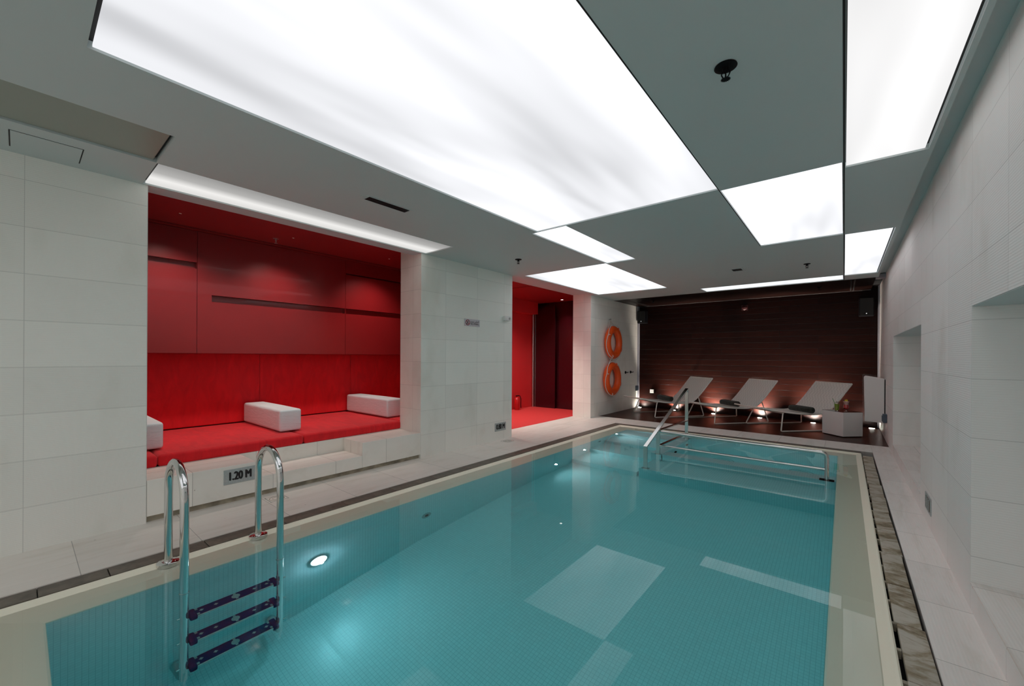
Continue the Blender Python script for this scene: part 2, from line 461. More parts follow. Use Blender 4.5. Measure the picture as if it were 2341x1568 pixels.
# left wall in three piers, with the daybed recess and the doorway between them
WT = .43
b = B()
for y0, y1 in ((YN, .62), (3.19, 4.98), (7.575, YB)):
    b.box(XL - WT, XL, y0, y1, -.05, 2.80)
struct('wall_left', b, 'stone_left')
b = B(); b.box(XL - WT, XL - .001, 3.188, 3.1899, 0, 2.66); b.box(XL - WT, XL - .001, 7.573, 7.5749, 0, 2.62); struct('trim_2', b, 'stone_end')
# right wall with two deep niches
n1 = (.9, 3.095, .135, 1.55); n2 = (4.857, 7.36, .135, 1.57)
b = plate(YN, YB, -.05, 2.85, 0, .60, [n1, n2], lambda u, v, w: (XR + w, u, v))
for y0, y1, z0, z1 in (n1, n2): b.box(XR + .60, XR + .66, y0 - .05, y1 + .05, z0 - .05, z1 + .05)
struct('wall_right', b, 'stone_right')
b = B()
for y0, y1, z0, z1 in (n1, n2): b.box(XR - .002, XR + .598, y0 + .002, y1 - .002, z0 - .006, z0 + .003)
struct('trim_3', b, 'floor_r')
b = B()
for y0, y1, z0, z1 in (n1, n2): b.box(XR + .002, XR + .598, y0 + .002, y1 - .002, z1 - .004, z1 - .001)
struct('trim_4', b, 'soffit')
# near wall behind the photographer
b = B(); b.box(XL - WT, XR + .6, YN - .15, YN, -.05, 2.85); struct('wall_near', b, 'stone_end')
# far timber wall
b = B(); b.box(XL - .3, XR + .3, YB, YB + .12, -.05, 2.85); struct('wall_far', b, 'woodwall')
b = B(); b.box(XL, XL + .022, YB - .10, YB - .004, 0, 2.57); struct('trim_5', b, 'trimwhite')
b = B(); b.box(XR - .022, XR, YB - .12, YB - .004, 0, 2.62); struct('trim_6', b, 'trimwhite')

# ceiling: grey plaster with light boxes cut in
CE = .418
P_ = dict(big=(-2.446, -.749, .177, 3.385), strip=(-2.52, -2.11, 3.395, 5.12), two=(-.742, -.010, 3.415, 5.40), right=(.002, .396, -5.6, 3.52),
          rfar=(.002, .388, 5.43, 8.14), door=(-3.93, -2.53, 5.10, 7.60), far=(-2.08, -.012, 8.08, 8.54), alc=(-4.065, -3.56, .585, 3.24),
          unlit=(-3.55, -3.045, -2.6, .58), back=(-2.50, -.06, -5.7, -.75), backl=(-4.03, -2.6, -5.6, -2.75))  # back and backl: unseen lit panels behind the camera, added as fill light
b = plate(XL, CE, YN, YE, ZC, ZC + .05, list(P_.values())); struct('ceiling', b, 'ceil')
b = B(); b.box(XL - .02, XR + .6, YN, YE + .02, ZC + .062, ZC + .10)
struct('ceiling', b, 'soffit')
b = B(); b.box(XL, CE - .03, YE, YB, ZC + .004, ZC + .05); struct('ceiling', b, 'woodceil')
b = B(); b.box(XL, XR, YE, YB, ZC + .062, ZC + .12); struct('ceiling', b, 'black')
b = B(); b.box(XL, CE - .03, YB - .016, YB, ZC - .004, ZC + .03); struct('trim_7', b, 'trimdark')
b = B()
for x in (-3.86, -3.80, .085, .125): b.box(x, x + .018, YE + .02, YB - .02, ZC + .002, ZC + .0045)
struct('trim_8', b, 'black')
b = B(); b.box(CE - .03, XR, 8.62, 8.80, ZC - .01, ZC + .055); struct('trim_9', b, 'trimwhite')
b = B(); b.box(CE - .028, CE - .0, 3.56, 5.36, ZC + .0505, ZC + .06); struct('trim_10', b, 'black')

lab = dict(big='largest white backlit ceiling panel, straight over the pool', strip='narrow white backlit ceiling strip touching the corner of the largest panel',
           two='square white backlit ceiling panel past the corner of the largest one', right='long white backlit ceiling panel at the upper right beside the right wall',
           rfar='white backlit ceiling panel at the far end along the right wall', door='white backlit ceiling panel in front of the red doorway',
           far='slim white backlit ceiling strip just before the timber ceiling', alc='white backlit ceiling strip in front of the red daybed recess, brighter on the wall side',
           back='added white backlit fill panel, unseen, over the near end of the room', backl='added white backlit fill panel, unseen, along the left wall at the near end')
COLP = (.955, .965, 1.0)
EM = emit_panel('backlit_skin', COLP, PANEL); EMF = emit_panel('backlit_skin_bright', COLP, PANEL * 1.22); EMA = emit_panel('backlit_skin_one_tube', (1, .985, .96), PANEL * .95, 'alcove'); EMW = emit_panel('backlit_skin_warm', (.99, .985, .985), PANEL * .98)
for k, (x0, x1, y0, y1) in P_.items():
    c = ((x0 + x1) / 2, (y0 + y1) / 2, ZC + .012)
    if k == 'unlit':
        t = thing('ceiling_panel', 'unlit grey-green ceiling panel let into the ceiling at the upper left', 'ceiling panel', c)
        g = .006; bb = B(); bb.box(x0 + g, x1 - g * 2, y0 + g, y1 - g * 3, ZC + .012, ZC + .02); obj('skin', bb, 'unlit', t)
    else:
        t = thing('light_panel', lab[k], 'ceiling light', c, 'backlit ceiling panels')
        gx, gy = (.012, .010); gl = .004
        bb = B()
        x1g = x1 - (.016 if k in ('right', 'rfar') else gl)
        bb.box(x0 + gl, x1g, y0 + (.016 if k in ('big', 'alc') else gl), y1 - gl, ZC + .010, ZC + .02)
        obj('diffuser', bb, {'alc': EMA, 'right': EMW, 'two': EMF, 'rfar': EMF, 'door': EMF, 'far': EMF, 'strip': EMF}.get(k, EM), t)
    fr = B()
    fr.box(x0, x1, y0, y1, ZC + .034, ZC + .048)
    obj('frame', fr, 'black', t)
# dark shadow groove beside the big panel and along the right panels
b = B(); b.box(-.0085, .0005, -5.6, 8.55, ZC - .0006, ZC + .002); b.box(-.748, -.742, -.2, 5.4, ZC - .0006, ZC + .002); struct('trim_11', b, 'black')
# access hatch
t = thing('access_hatch', 'flush grey access hatch in the ceiling at the upper left', 'hatch', (-3.83, .11, ZC))
bb = B(); bb.box(-3.972, -3.682, -.04, .258, ZC - .0012, ZC + .001); obj('rim', bb, 'black', t)
bb = B(); bb.box(-3.969, -3.685, -.034, .252, ZC - .003, ZC - .0012); obj('lid', bb, 'ceil', t)

# ================================================================== RED DAYBED RECESS
b = B(); b.box(-4.25, XL, .0, 4.5, ZC + .0005, 2.60); struct('ceiling', b, 'soffit')
b = B(); b.box(-6.2, -4.20, .0, 4.6, 2.660, 2.72); struct('ceiling', b, 'redceil')
b = B(); b.box(-6.1, -5.97, .2, 4.6, 0, 2.70); struct('wall_alcove_back', b, 'redwall')
b = B(); b.box(-6.0, XL - WT, .40, .50, 0, 2.70); struct('wall_alcove_near', b, 'redwall')
b = B(); b.box(-6.0, XL - WT, 4.42, 4.52, 0, 2.70); struct('wall_alcove_far', b, 'redwall')
b = B(); b.box(-5.50, -5.485, .5, 4.42, 2.6585, 2.6605); b.box(-5.46, -5.452, .5, 4.42, 2.6585, 2.6605); struct('trim_12', b, 'black')
# lacquered wall panels with recessed slots (front face X = -5.58)
XF = -5.58; sw = lambda u, v, w: (XF - w, u, v)
def panel(name, label, y0, y1, holes):
    bb = plate(y0 + .002, y1 - .002, 1.297, 2.655, 0, .03, holes, sw)
    for h in holes:
        # slot lining: back, shelf and top
        bb.quad(sw(h[0], h[2], .07), sw(h[1], h[2], .07), sw(h[1], h[3], .07), sw(h[0], h[3], .07))
        bb.quad(sw(h[0], h[2], .03), sw(h[1], h[2], .03), sw(h[1], h[2], .07), sw(h[0], h[2], .07))
        bb.quad(sw(h[0], h[3], .03), sw(h[1], h[3], .03), sw(h[1], h[3], .07), sw(h[0], h[3], .07))
        for u in h[:2]: bb.quad(sw(u, h[2], .03), sw(u, h[3], .03), sw(u, h[3], .07), sw(u, h[2], .07))
    o = obj(name, bb, 'redwall', origin=(XF, (y0 + y1) / 2, 1.297), clean=False)
    return tag(o, label, 'wall panel', 'red lacquered wall panels above the daybed')
panel('wall_panel', 'red lacquered wall panel with a short high slot, left end of the recess', .51, 1.263, [(.6, 1.259, 2.238, 2.308)])
panel('wall_panel', 'wide red lacquered wall panel with a long slot, middle of the recess', 1.263, 3.001, [(1.398, 2.995, 1.885, 1.96)])
panel('wall_panel', 'red lacquered wall panel with two stacked slots, right end of the recess', 3.001, 4.41, [(3.006, 4.35, 1.885, 1.96), (3.006, 4.35, 2.448, 2.47)])
b = B(); b.box(-5.97, XF - .075, .51, 4.41, 1.31, 2.655); struct('wall_alcove_bulkhead', b, 'redwall')
# stone step with the cut-out, standing on a set-back plinth
t = thing('stone_step', 'pale limestone step with a lower middle section in front of the red daybed', 'step', (XL, 1.9, 0))
bb = B(); bb.box(-4.50, XL, .622, 1.362, .048, .322); obj('end_block', bb, 'stone_block', t, bevel=.003)
bb = B(); bb.box(-4.50, XL, 1.364, 2.398, .048, .179); obj('tread', bb, 'stone_block', t, bevel=.003)
bb = B(); bb.box(-4.50, XL, 2.40, 3.187, .048, .320); obj('end_block', bb, 'stone_block', t, bevel=.003)
bb = B(); bb.box(-4.52, -4.502, .622, 3.187, .0, .325); obj('riser', bb, 'stone_block', t)
bb = B(); bb.box(-4.49, XL - .035, .622, 3.187, 0, .047); obj('plinth', bb, 'plinth', t)
# daybed base + cushions
b = B(); b.box(-5.96, -4.522, .51, 4.41, 0, .318); tag(obj('daybed_base', b, 'redwall', origin=(-5.2, 2.4, 0)), 'red boxed base under the daybed seat cushions', 'bench')
def cushion(name, label, x0, x1, y0, y1, z0, z1, group, mat='redfabric', r=.035, cat='cushion'):
    bb = B(); t = bmesh.new(); bmesh.ops.create_cube(t, size=1)
    for v in t.verts: v.co = Vector((v.co.x * (x1 - x0), v.co.y * (y1 - y0), v.co.z * (z1 - z0)))
    bmesh.ops.bevel(t, geom=t.edges[:], offset=r, segments=4, profile=.6, affect='EDGES')
    bmesh.ops.subdivide_edges(t, edges=[e for e in t.edges if e.calc_length() > .3], cuts=10, use_grid_fill=True)
    hx, hy, hz = (x1 - x0) / 2, (y1 - y0) / 2, (z1 - z0) / 2
    for v in t.verts:      # plump the broad faces a little
        u, w, q = v.co.x / hx, v.co.y / hy, v.co.z / hz
        dm = .010
        v.co.x += dm * .5 * u * max(0, (1 - w * w) * (1 - q * q)); v.co.y += dm * .12 * w * max(0, (1 - u * u) * (1 - q * q)); v.co.z += dm * max(0, q) * max(0, (1 - u * u) * (1 - w * w))
    c = Vector(((x0 + x1) / 2, (y0 + y1) / 2, (z0 + z1) / 2))
    bb.merge(t, Matrix.Translation(c))
    return tag(obj(name, bb, mat, smooth=True, origin=(c.x, c.y, z0)), label, cat, group)
g = 'red seat cushions of the daybed'
cushion('seat_cushion', 'red seat cushion at the left end, mostly hidden by the wall', -5.93, -4.50, .51, .755, .3205, .424, g)
cushion('seat_cushion', 'long red seat cushion between the left and middle white bolsters', -5.93, -4.50, .757, 1.957, .3205, .424, g)
cushion('seat_cushion', 'long red seat cushion between the middle and right white bolsters', -5.93, -4.50, 1.961, 3.20, .3205, .424, g)
cushion('seat_cushion', 'red seat cushion beyond the right white bolster by the pillar', -5.93, -4.50, 3.204, 4.40, .3205, .424, g)
g = 'red back cushions of the daybed'
cushion('back_cushion', 'red back cushion on the left, next to the left pillar', -5.965, -5.90, .52, 2.0, .4365, 1.296, g, r=.012)
cushion('back_cushion', 'red back cushion in the middle, behind the middle white bolster', -5.965, -5.90, 2.004, 3.26, .4365, 1.296, g, r=.012)
cushion('back_cushion', 'red back cushion on the right, behind the right white bolster', -5.965, -5.90, 3.264, 4.40, .4365, 1.296, g, r=.012)
g = 'white bolsters on the daybed'
cushion('bolster', 'white box bolster half hidden by the left pillar', -5.86, -4.74, .60, .834, .4355, .670, g, 'whitefabric', .03, 'bolster')
cushion('bolster', 'white box bolster in the middle of the red daybed', -5.89, -4.77, 1.815, 2.048, .4355, .674, g, 'whitefabric', .03, 'bolster')
cushion('bolster', 'white box bolster at the right end of the daybed, partly behind the pillar', -5.89, -4.81, 3.19, 3.43, .4355, .684, g, 'whitefabric', .03, 'bolster')

# ================================================================== RED CORRIDOR BEHIND THE DOORWAY
b = B(); b.box(-7.2, -4.5135, 4.6, 9.2, -.12, .002); struct('floor', b, 'redcarpet')
b = B(); b.box(XL - WT, -4.50, 4.98, 7.575, -.12, .0025); struct('floor', b, 'redcarpet')
b = B(); b.box(-7.2, -4.5135, 4.6, 9.2, 2.625, 2.68); struct('ceiling', b, 'redceil')
b = B(); b.box(-4.5135, XL, 4.97, 7.58, 2.60, 2.68); struct('ceiling', b, 'soffit')
b = B(); b.box(-6.30, -6.15, 4.6, 8.42, 0, 2.63); struct('wall_corridor_left', b, 'redbright')
b = B(); b.box(-6.15, -5.93, 4.6, 8.25, 2.335, 2.63); struct('wall_corridor_bulkhead', b, 'redbright')
b = B(); b.box(-6.15, -4.5135, 8.44, 8.55, 0, 2.63); struct('wall_corridor_far', b, 'maroon')
b = B(); b.box(-6.15, -4.5135, 4.50, 4.60, 0, 2.63); struct('wall_corridor_near', b, 'redbright')
b = B(); b.box(-6.148, -4.52, 8.425, 8.44, 0, .085); struct('baseboard_corridor', b, 'maroon')
b = B(); b.box(-6.02, -4.6, 6.2, 6.215, 2.6235, 2.6255); struct('trim_13', b, 'black')
b = B(); b.tube([(-6.115, 8.30, 0), (-6.115, 8.30, 2.46)], .022, 14); tag(obj('corner_post', b, 'satin', smooth=True, origin=(-6.115, 8.30, 0)), 'slim steel post at the corner beside the dark red glass leaf', 'post')
t = thing('glass_leaf', 'dark red glossy glass door leaf in the corridor', 'door', (-5.8, 8.355, 0))
bb = B(); bb.box(-6.08, -5.485, 8.348, 8.362, .006, 2.53); obj('pane', bb, 'maroon', t)
bb = B(); bb.box(-5.487, -5.479, 8.344, 8.366, .006, 2.53); obj('edge_strip', bb, 'maroon', t)
bb = B(); bb.box(-6.09, -6.07, 8.342, 8.368, .006, 2.53); obj('hinge_rail', bb, 'satin', t)
t = thing('fire_extinguisher', 'small red fire extinguisher on the corridor carpet by the left doorway edge', 'extinguisher', (-6.04, 7.56, .002))
bb = B(); bb.lathe([(.055, 0), (.062, .01), (.062, .24), (.045, .285), (.02, .30), (.02, .32)], (-6.04, 7.56, .002)); obj('cylinder', bb, 'redpaint', t, True)
bb = B(); bb.box(-6.05, -6.03, 7.53, 7.64, .325, .345); obj('handle', bb, 'blackplastic', t)
bb = B(); bb.tube([(-6.04, 7.58, .33), (-6.03, 7.66, .33), (-6.02, 7.69, .26), (-6.02, 7.685, .10), (-6.02, 7.69, .04)], .009, 8); obj('hose', bb, 'blackplastic', t, True)
t = thing('downlight', 'small round lit downlight in the red corridor ceiling', 'ceiling light', (-5.16, 8.15, 2.625))
bb = B(); bb.lathe([(.0, -.003), (.03, -.003)], (-5.16, 8.15, 2.625)); obj('lens', bb, 'dl', t)
bb = B(); bb.torus((-5.16, 8.15, 2.624), .036, .006, 'z', 24, 8); obj('bezel', bb, 'satin', t, True)
lamp('downlight_beam', 'SPOT', (-5.16, 8.15, 2.61), 22, (1, .93, .85), t, (-5.16, 8.0, 0), spot_size=1.7, spot_blend=.8, shadow_soft_size=.03)
for i, (x, y) in enumerate(((-5.55, 6.1), (-5.55, 5.3))):  # extra unseen downlights, added to brighten the red corridor
    t = thing('downlight', ('added unseen downlight in the corridor ceiling, second from the dark glass leaf', 'added unseen downlight in the corridor ceiling, third from the dark glass leaf')[i], 'ceiling light', (x, y, 2.625))
    bb = B(); bb.lathe([(.0, -.003), (.03, -.003)], (x, y, 2.625)); obj('lens', bb, 'dl', t)
    bb = B(); bb.torus((x, y, 2.624), .036, .006, 'z', 24, 8); obj('bezel', bb, 'satin', t, True)
    lamp('downlight_beam', 'SPOT', (x, y, 2.60), 100, (1, .93, .86), t, (x - .1, y + .95, 0), spot_size=1.9, spot_blend=.8, shadow_soft_size=.03)

# ================================================================== POOL
pool = thing('swimming_pool', 'teal mosaic swimming pool with steps and a shallow tub at the far right', 'swimming pool', ((PX0 + PX1) / 2, (PY0 + PY1) / 2, -1.25))
def ringb(o, i, zo, zi):
    bb = B(); O = [(o[0], o[2], zo), (o[1], o[2], zo), (o[1], o[3], zo), (o[0], o[3], zo)]; I = [(i[0], i[2], zi), (i[1], i[2], zi), (i[1], i[3], zi), (i[0], i[3], zi)]
    for k in range(4): bb.quad(O[k], O[(k + 1) % 4], I[(k + 1) % 4], I[k])
    return bb
bb = B(); prof = [(0, -.30), (0, -.010), (.008, -.004), (.02, -.006), (.06, -.022), (.16, -.047), (.25, -.058), (.258, -.062), (.2605, -.075)]
loops = []
for d, z in prof:
    loops.append([bb.bm.verts.new(p) for p in ((GX0 + d, GY0 + d, z), (GX1 - d * .943, GY0 + d, z), (GX1 - d * .943, GY1 - d * 1.02, z), (GX0 + d, GY1 - d * 1.02, z))])
for A, C in zip(loops, loops[1:]):
    for k in range(4): bb.bm.faces.new((A[k], A[(k + 1) % 4], C[(k + 1) % 4], C[k]))
obj('overflow_edge', bb, 'cream', pool, clean=False)
ZT = -.072
fl = [(PY0, -1.25), (1.3, -1.15), (2.3, -.98), (3.7, -.87), (5.05, -.83), (PY1, -.83)]
bb = B()
for (ya, za), (yb, zb) in zip(fl, fl[1:]): bb.quad((PX0, ya, za), (PX1, ya, za), (PX1, yb, zb), (PX0, yb, zb))
obj('tank_floor', bb, 'tile_f', pool)
for x, nm in ((PX0, 'side_wall'), (PX1, 'side_wall')):
    bb = B(); bb.quad((x, PY0, ZT), (x, PY1, ZT), (x, PY1, -1.3), (x, PY0, -1.3)); obj(nm, bb, 'tile_x', pool)
for y in (PY0, PY1):
    bb = B(); bb.quad((PX0, y, ZT), (PX1, y, ZT), (PX1, y, -1.3), (PX0, y, -1.3)); obj('end_wall', bb, 'tile_y', pool)
XD0, XD1 = -2.07, -1.915      # divider between steps and tub
def block(nm, x0, x1, y0, y1, zt, zb=-.86):
    """mosaic block: tread with its own mapping, faces by direction"""
    bb = B(); bb.box(x0, x1, y0, y1, zb, zt, skip=('-z',))
    o = obj(nm, bb, 'tile_f', pool); me = o.data; me.materials.append(MT['tile_x']); me.materials.append(MT['tile_y'])
    for p in me.polygons:
        p.material_index = 0 if abs(p.normal.z) > .5 else (1 if abs(p.normal.x) > .5 else 2)
    return o
for (y0, y1, z) in ((5.05, 5.57, -.66), (5.57, 6.08, -.49), (6.08, 6.60, -.32), (6.60, PY1, -.15)):
    block('step', PX0, XD0 + .01, y0, y1, z)
block('divider', XD0, XD1, 5.58, PY1, -.12)
block('tub_rim', XD1 - .01, PX1, 5.58, 5.80, -.15)
block('step', XD0 + .04, PX1, 5.05, 5.58, -.46)
bb = B()
def disc(bb, c, r, axis, n=24, d=.004):
    return bb.lathe([(0, d), (r * .8, d), (r, 0)], c, n, axis)
# inlets, drains, jets, lamps on the tank
for y, z in ((2.431, -.53), (5.91, -.26)):
    bb = B(); disc(bb, (PX0, y, z), .055, 'x'); o = obj('inlet', bb, 'inlay', pool, True)
    k = B(); disc(k, (PX0 + .004, y, z), .022, 'x'); obj('nozzle', k, 'black', o, True)
for y, z in ((6.69, -.40), (6.134, -.42)):
    bb = B(); bb.torus((XD1 + .006, y, z), .035, .010, 'x', 20, 8); obj('jet', bb, 'blackplastic', pool, True)
for x in (-1.35, -.43):
    bb = B(); bb.torus((x, 6.48, -.825), .14, .006, 'z', 28, 6); bb.torus((x, 6.48, -.825), .09, .006, 'z', 28, 6); bb.torus((x, 6.48, -.825), .045, .006, 'z', 20, 6)
    obj('drain', bb, 'inlay', pool, True)
t = thing('pool_lamp', 'large lit underwater lamp on the pool side wall near the ladder', 'pool light', (PX0, 1.422, -.543), 'underwater lamps on the pool side wall')
bb = B(); bb.lathe([(0, .024), (.03, .022), (.052, .013)], (PX0, 1.422, -.543), 28, 'x'); obj('lens', bb, 'poolled', t, True)
bb = B(); bb.torus((PX0 + .006, 1.422, -.543), .064, .007, 'x', 28, 8); obj('bezel', bb, 'satin', t, True)
lamp('pool_lamp_beam', 'SPOT', (PX0 + .03, 1.422, -.543), 7, (.74, .90, 1), t, (0, 1.422, -.543), spot_size=3.0, spot_blend=1., shadow_soft_size=.012)
lamp('pool_lamp_glow', 'POINT', (PX0 + .040, 1.422, -.543), 1.1, (.62, .84, 1), t, shadow_soft_size=.02)
for (y, z), w in zip(((4.616, -.58), (5.39, -.415), (6.5, -.115)), ('in front of the lowest pool step', 'above the second pool step', 'above the topmost pool step')):
    t = thing('pool_lamp', 'small lit underwater lamp on the pool side wall ' + w, 'pool light', (PX0, y, z), 'underwater lamps on the pool side wall')
    bb = B(); bb.lathe([(0, .014), (.020, .012), (.024, .006)], (PX0, y, z), 20, 'x'); obj('lens', bb, 'poolled', t, True)
    bb = B(); bb.torus((PX0 + .004, y, z), .028, .005, 'x', 20, 6); obj('bezel', bb, 'satin', t, True)
    lamp('pool_lamp_beam', 'SPOT', (PX0 + .02, y, z), 4, (.80, .93, 1), t, (0, y + .1, z - .05), spot_size=2.8, spot_blend=1., shadow_soft_size=.015)
for x, y, z, ax, tx, ty, lb in ((-.62, 5.80, -.42, 0, -.62, 7, 'added underwater fill lamp inside the tub, right of its middle'), (-1.36, 5.80, -.42, 0, -1.36, 7, 'added underwater fill lamp inside the tub, left of its middle')):  # tub lamps added to brighten the water at the far end
    t = thing('pool_lamp', lb, 'pool light', (x, y, z), 'added fill lamps inside the tub')
    bb = B(); bb.lathe([(0, .024 * (ax or 1)), (.04, .018 * (ax or 1))], (x, y, z), 24, 'x' if ax else 'y'); obj('lens', bb, 'poolled', t, True)
    bb = B(); bb.torus((x, y, z), .048, .007, 'x' if ax else 'y', 24, 8); obj('bezel', bb, 'satin', t, True)
    lamp('pool_lamp_beam', 'SPOT', (x + .03 * ax, y + (0 if ax else .03), z), 13 if ax else 1.6, (.84, .94, 1), t, (tx, ty, z), spot_size=2.9, spot_blend=1., shadow_soft_size=.02)
b = B(); e = .004
b.box(GX0 + e, GX1 - e, GY0 + e, GY1 - e, -1.6, ZW)
wo = obj('pool_water', b, 'water'); tag(wo, 'still clear teal water filling the pool up to its cream edge', 'water', kind='stuff')

# gutter covers
def cover(x0, x1, y0, y1, label, group, mat, dz=0., rot=0.):
    c = ((x0 + x1) / 2, (y0 + y1) / 2, -.035)
    bb = B(); bb.box(x0, x1, y0, y1, -.035, -.003 + dz)
    o = tag(obj('gutter_cover', bb, mat, origin=c, bevel=.003), label, 'gutter cover', group); o.rotation_euler.z = rot
    return o
ORD = ['first', 'second', 'third', 'fourth', 'fifth', 'sixth', 'seventh', 'eighth', 'ninth', 'tenth', 'eleventh', 'twelfth', 'thirteenth', 'fourteenth', 'fifteenth', 'sixteenth', 'seventeenth']
ys = [7.335, 6.80, 6.29, 5.77, 5.263, 4.77, 4.27, 3.772, 3.267, 2.78, 2.281, 1.80, 1.30, .816, .343, .069, -.3]
for i, (a, c) in enumerate(zip(ys, ys[1:])):
    cover(OX0 + .003, GX0 - .006, c + .002, a - .002, 'dark stone gutter cover along the left pool edge, %s from the far corner' % ORD[i], 'dark gutter covers on the left pool edge', 'gutter')
xs = [GX0 - .004, -2.70, -2.13, -1.56, -.99, -.42, GX1 + .0]
for i, (a, c) in enumerate(zip(xs, xs[1:])):
    cover(a + .002, c - .002, GY1 + .008, OY1 - .004, 'dark stone gutter cover along the far pool edge, %s from the left' % ORD[i], 'dark gutter covers on the far pool edge', 'gutter')
ys = [7.06, 6.83, 6.057, 5.537, 5.047, 4.557, 4.091, 3.635, 3.16, 2.714, 2.255, 1.80, 1.33]
for i, (a, c) in enumerate(zip(ys, ys[1:])):
    j = random.uniform(-.006, .006)
    cover(GX1 + .014 + j, OX1 - .008 + j, c + .003, a - .003, 'stained loose stone gutter cover along the right pool edge, %s from the timber deck' % ORD[i], 'stained gutter covers on the right pool edge', 'stained', random.uniform(-.003, .002), random.uniform(-.012, .012))
b = B()
y = 1.3
while y < 7.0:
    b.box(GX1 + .001, GX1 + .016, y, y + .022, -.05, -.014); y += .235
struct('trim_14', b, 'plinth')
# floor drains etched in the stone
def floor_drain(x, y, z, label, s=.075):
    t = thing('floor_drain', label, 'floor drain', (x, y, z), 'square floor drains')
    bb = B()
    for x0, x1, y0, y1 in ((-s, s, -s, -s + .006), (-s, s, s - .006, s), (-s, -s + .006, -s, s), (s - .006, s, -s, s)): bb.box(x + x0, x + x1, y + y0, y + y1, z, z + .0012)
    obj('frame', bb, 'satin', t)
    bb = B(); bb.torus((x, y, z), s * .78, .0025, 'z', 28, 6); bb.torus((x, y, z), s * .45, .002, 'z', 24, 6); obj('grate', bb, 'plinth', t)
floor_drain(-3.915, 1.47, 0, 'square floor drain in the stone just behind the pool ladder')
floor_drain(-3.926, 4.69, 0, 'square floor drain in the stone below the 0.80 m plate')
floor_drain(.60, 2.36, .135, 'square drain in the sill of the near right niche')

# ------------------------------------------------------------------ ladder
lad = thing('pool_ladder', 'polished steel pool ladder with three dark treads at the left pool edge', 'ladder', (-3.05, .85, 0))
XA, XB_ = -3.235, -2.855
for y in (.594, 1.092):
    pts = [(XA, y, -.03), (XA, y, .2), (XA, y, .45)]
    R = (XB_ - XA) / 2; cxm = (XA + XB_) / 2
    pts += [(cxm - R * math.cos(a), y, .455 + .19 * math.sin(a)) for a in [PI * k / 16 for k in range(1, 16)]]
    pts += [(XB_, y, .45), (XB_, y, .2), (XB_, y, -.10), (XB_, y, -.6), (XB_, y, -1.02)]
    bb = B(); bb.tube(pts, .0215, 18); rail = obj('rail', bb, 'chrome', lad, True)
    bb = B(); bb.lathe([(.058, 0), (.058, .020), (.050, .026), (.024, .026)], (XA, y, -.022), 28); obj('flange', bb, 'chrome', rail, True)
    bb = B(); bb.lathe([(.0235, 0), (.0235, .012)], (XB_, y, -.105), 18); obj('collar', bb, 'satin', rail, True)
    bb = B(); bb.tube([(XB_, y, -1.0), (XB_ - .05, y, -1.04), (XB_ - .12, y, -1.04), (XB_ - .155, y, -1.04)], [.023, .024, .03, .034], 14); obj('wall_bumper', bb, 'inlay', rail, True)
for z in (-.385, -.65, -.905):
    y0, y1 = .618, 1.068; x0, x1 = XB_ - .04, XB_ + .045
    bb = B(); bb.box(x0, x1, y0, y1, z - .022, z - .003); tr = obj('tread', bb, 'satin', lad, bevel=.003)
    bb = B(); bb.box(x0 + .006, x1 - .006, y0, y1, z - .004, z); ym = (y0 + y1) / 2; xm = (x0 + x1) / 2
    n0 = 6
    bb.prism([(xm + .022 * math.cos(2 * PI * k / 20), ym + .022 * math.sin(2 * PI * k / 20)) for k in range(20)], 2, z, z + .0015)
    for yy in (ym - .17, ym - .10, ym + .10, ym + .17):
        bb.quad((xm - .011, yy, z + .0015), (xm, yy - .012, z + .0015), (xm + .011, yy, z + .0015), (xm, yy + .012, z + .0015))
    for sy in (y0 + .012, y1 - .042):
        for sx in (x0 + .006, x1 - .024): bb.quad((sx, sy, z + .0015), (sx + .018, sy, z + .0015), (sx + .018, sy + .03, z + .0015), (sx, sy + .03, z + .0015))
    for sx in (-.034, .022): bb.quad((xm + sx, ym - .007, z + .0015), (xm + sx + .012, ym - .007, z + .0015), (xm + sx + .012, ym + .007, z + .0015), (xm + sx, ym + .007, z + .0015))
    o = obj('grip_top', bb, 'navy', tr, label='dark navy non-slip top with pale diamond inlays', clean=False); o.data.materials.append(MT['inlay'])
    for p in o.data.polygons: p.material_index = 1 if p.index >= n0 else 0
    for y, s in ((y0 - .006, 1), (y1 + .006, -1)):
        bb = B(); bb.rbox(x0 - .004, x1 + .006, min(y, y + s * .036), max(y, y + s * .036), z - .034, z + .008, .01, 3); obj('end_cap', bb, 'navy', tr, True)
        bb = B(); yy = y - s * .045; bb.lathe([(0, -.008), (.007, -.005), (.007, .008)], (XB_, yy if s > 0 else yy, z - .012), 10, 'y'); obj('bolt', bb, 'chrome', tr, True)

# ------------------------------------------------------------------ hand rail over the steps and tub
hr = thing('hand_rail', 'polished steel flat-bar hand rail standing in the far end of the pool', 'hand rail', (-1.97, 5.1, -.46))
P1, P2, P3, P4 = (-1.962, 5.10), (-1.972, 5.585), (-1.975, 6.90), (-.14, 5.60)
W_ = .05; T_ = .018
def post(xy, z0, z1, nm='post', w=.05, d=.022):
    bb = B(); bb.box(xy[0] - w / 2, xy[0] + w / 2, xy[1] - d / 2, xy[1] + d / 2, z0, z1); o = obj(nm, bb, 'steel', hr, bevel=.002)
    bb = B(); bb.box(xy[0] - w * .9, xy[0] + w * .9, xy[1] - .035, xy[1] + .035, z0, z0 + .008); obj('foot_plate', bb, 'satin', o)
    return o
post(P1, -.46, .125); post(P2, -.15, .295); post(P3, -.12, .752)
bb = B(); bb.bar((P1[0], P1[1] - .012, .128), (P3[0], P3[1] + .012, .765), W_, T_); obj('sloped_rail', bb, 'steel', hr, bevel=.002)
for z in (.268, .055): 
    bb = B(); bb.bar((P2[0], P2[1] + .01, z), (P3[0], P3[1] - .01, z - .02), .045, .016); obj('side_bar', bb, 'steel', hr, bevel=.002)
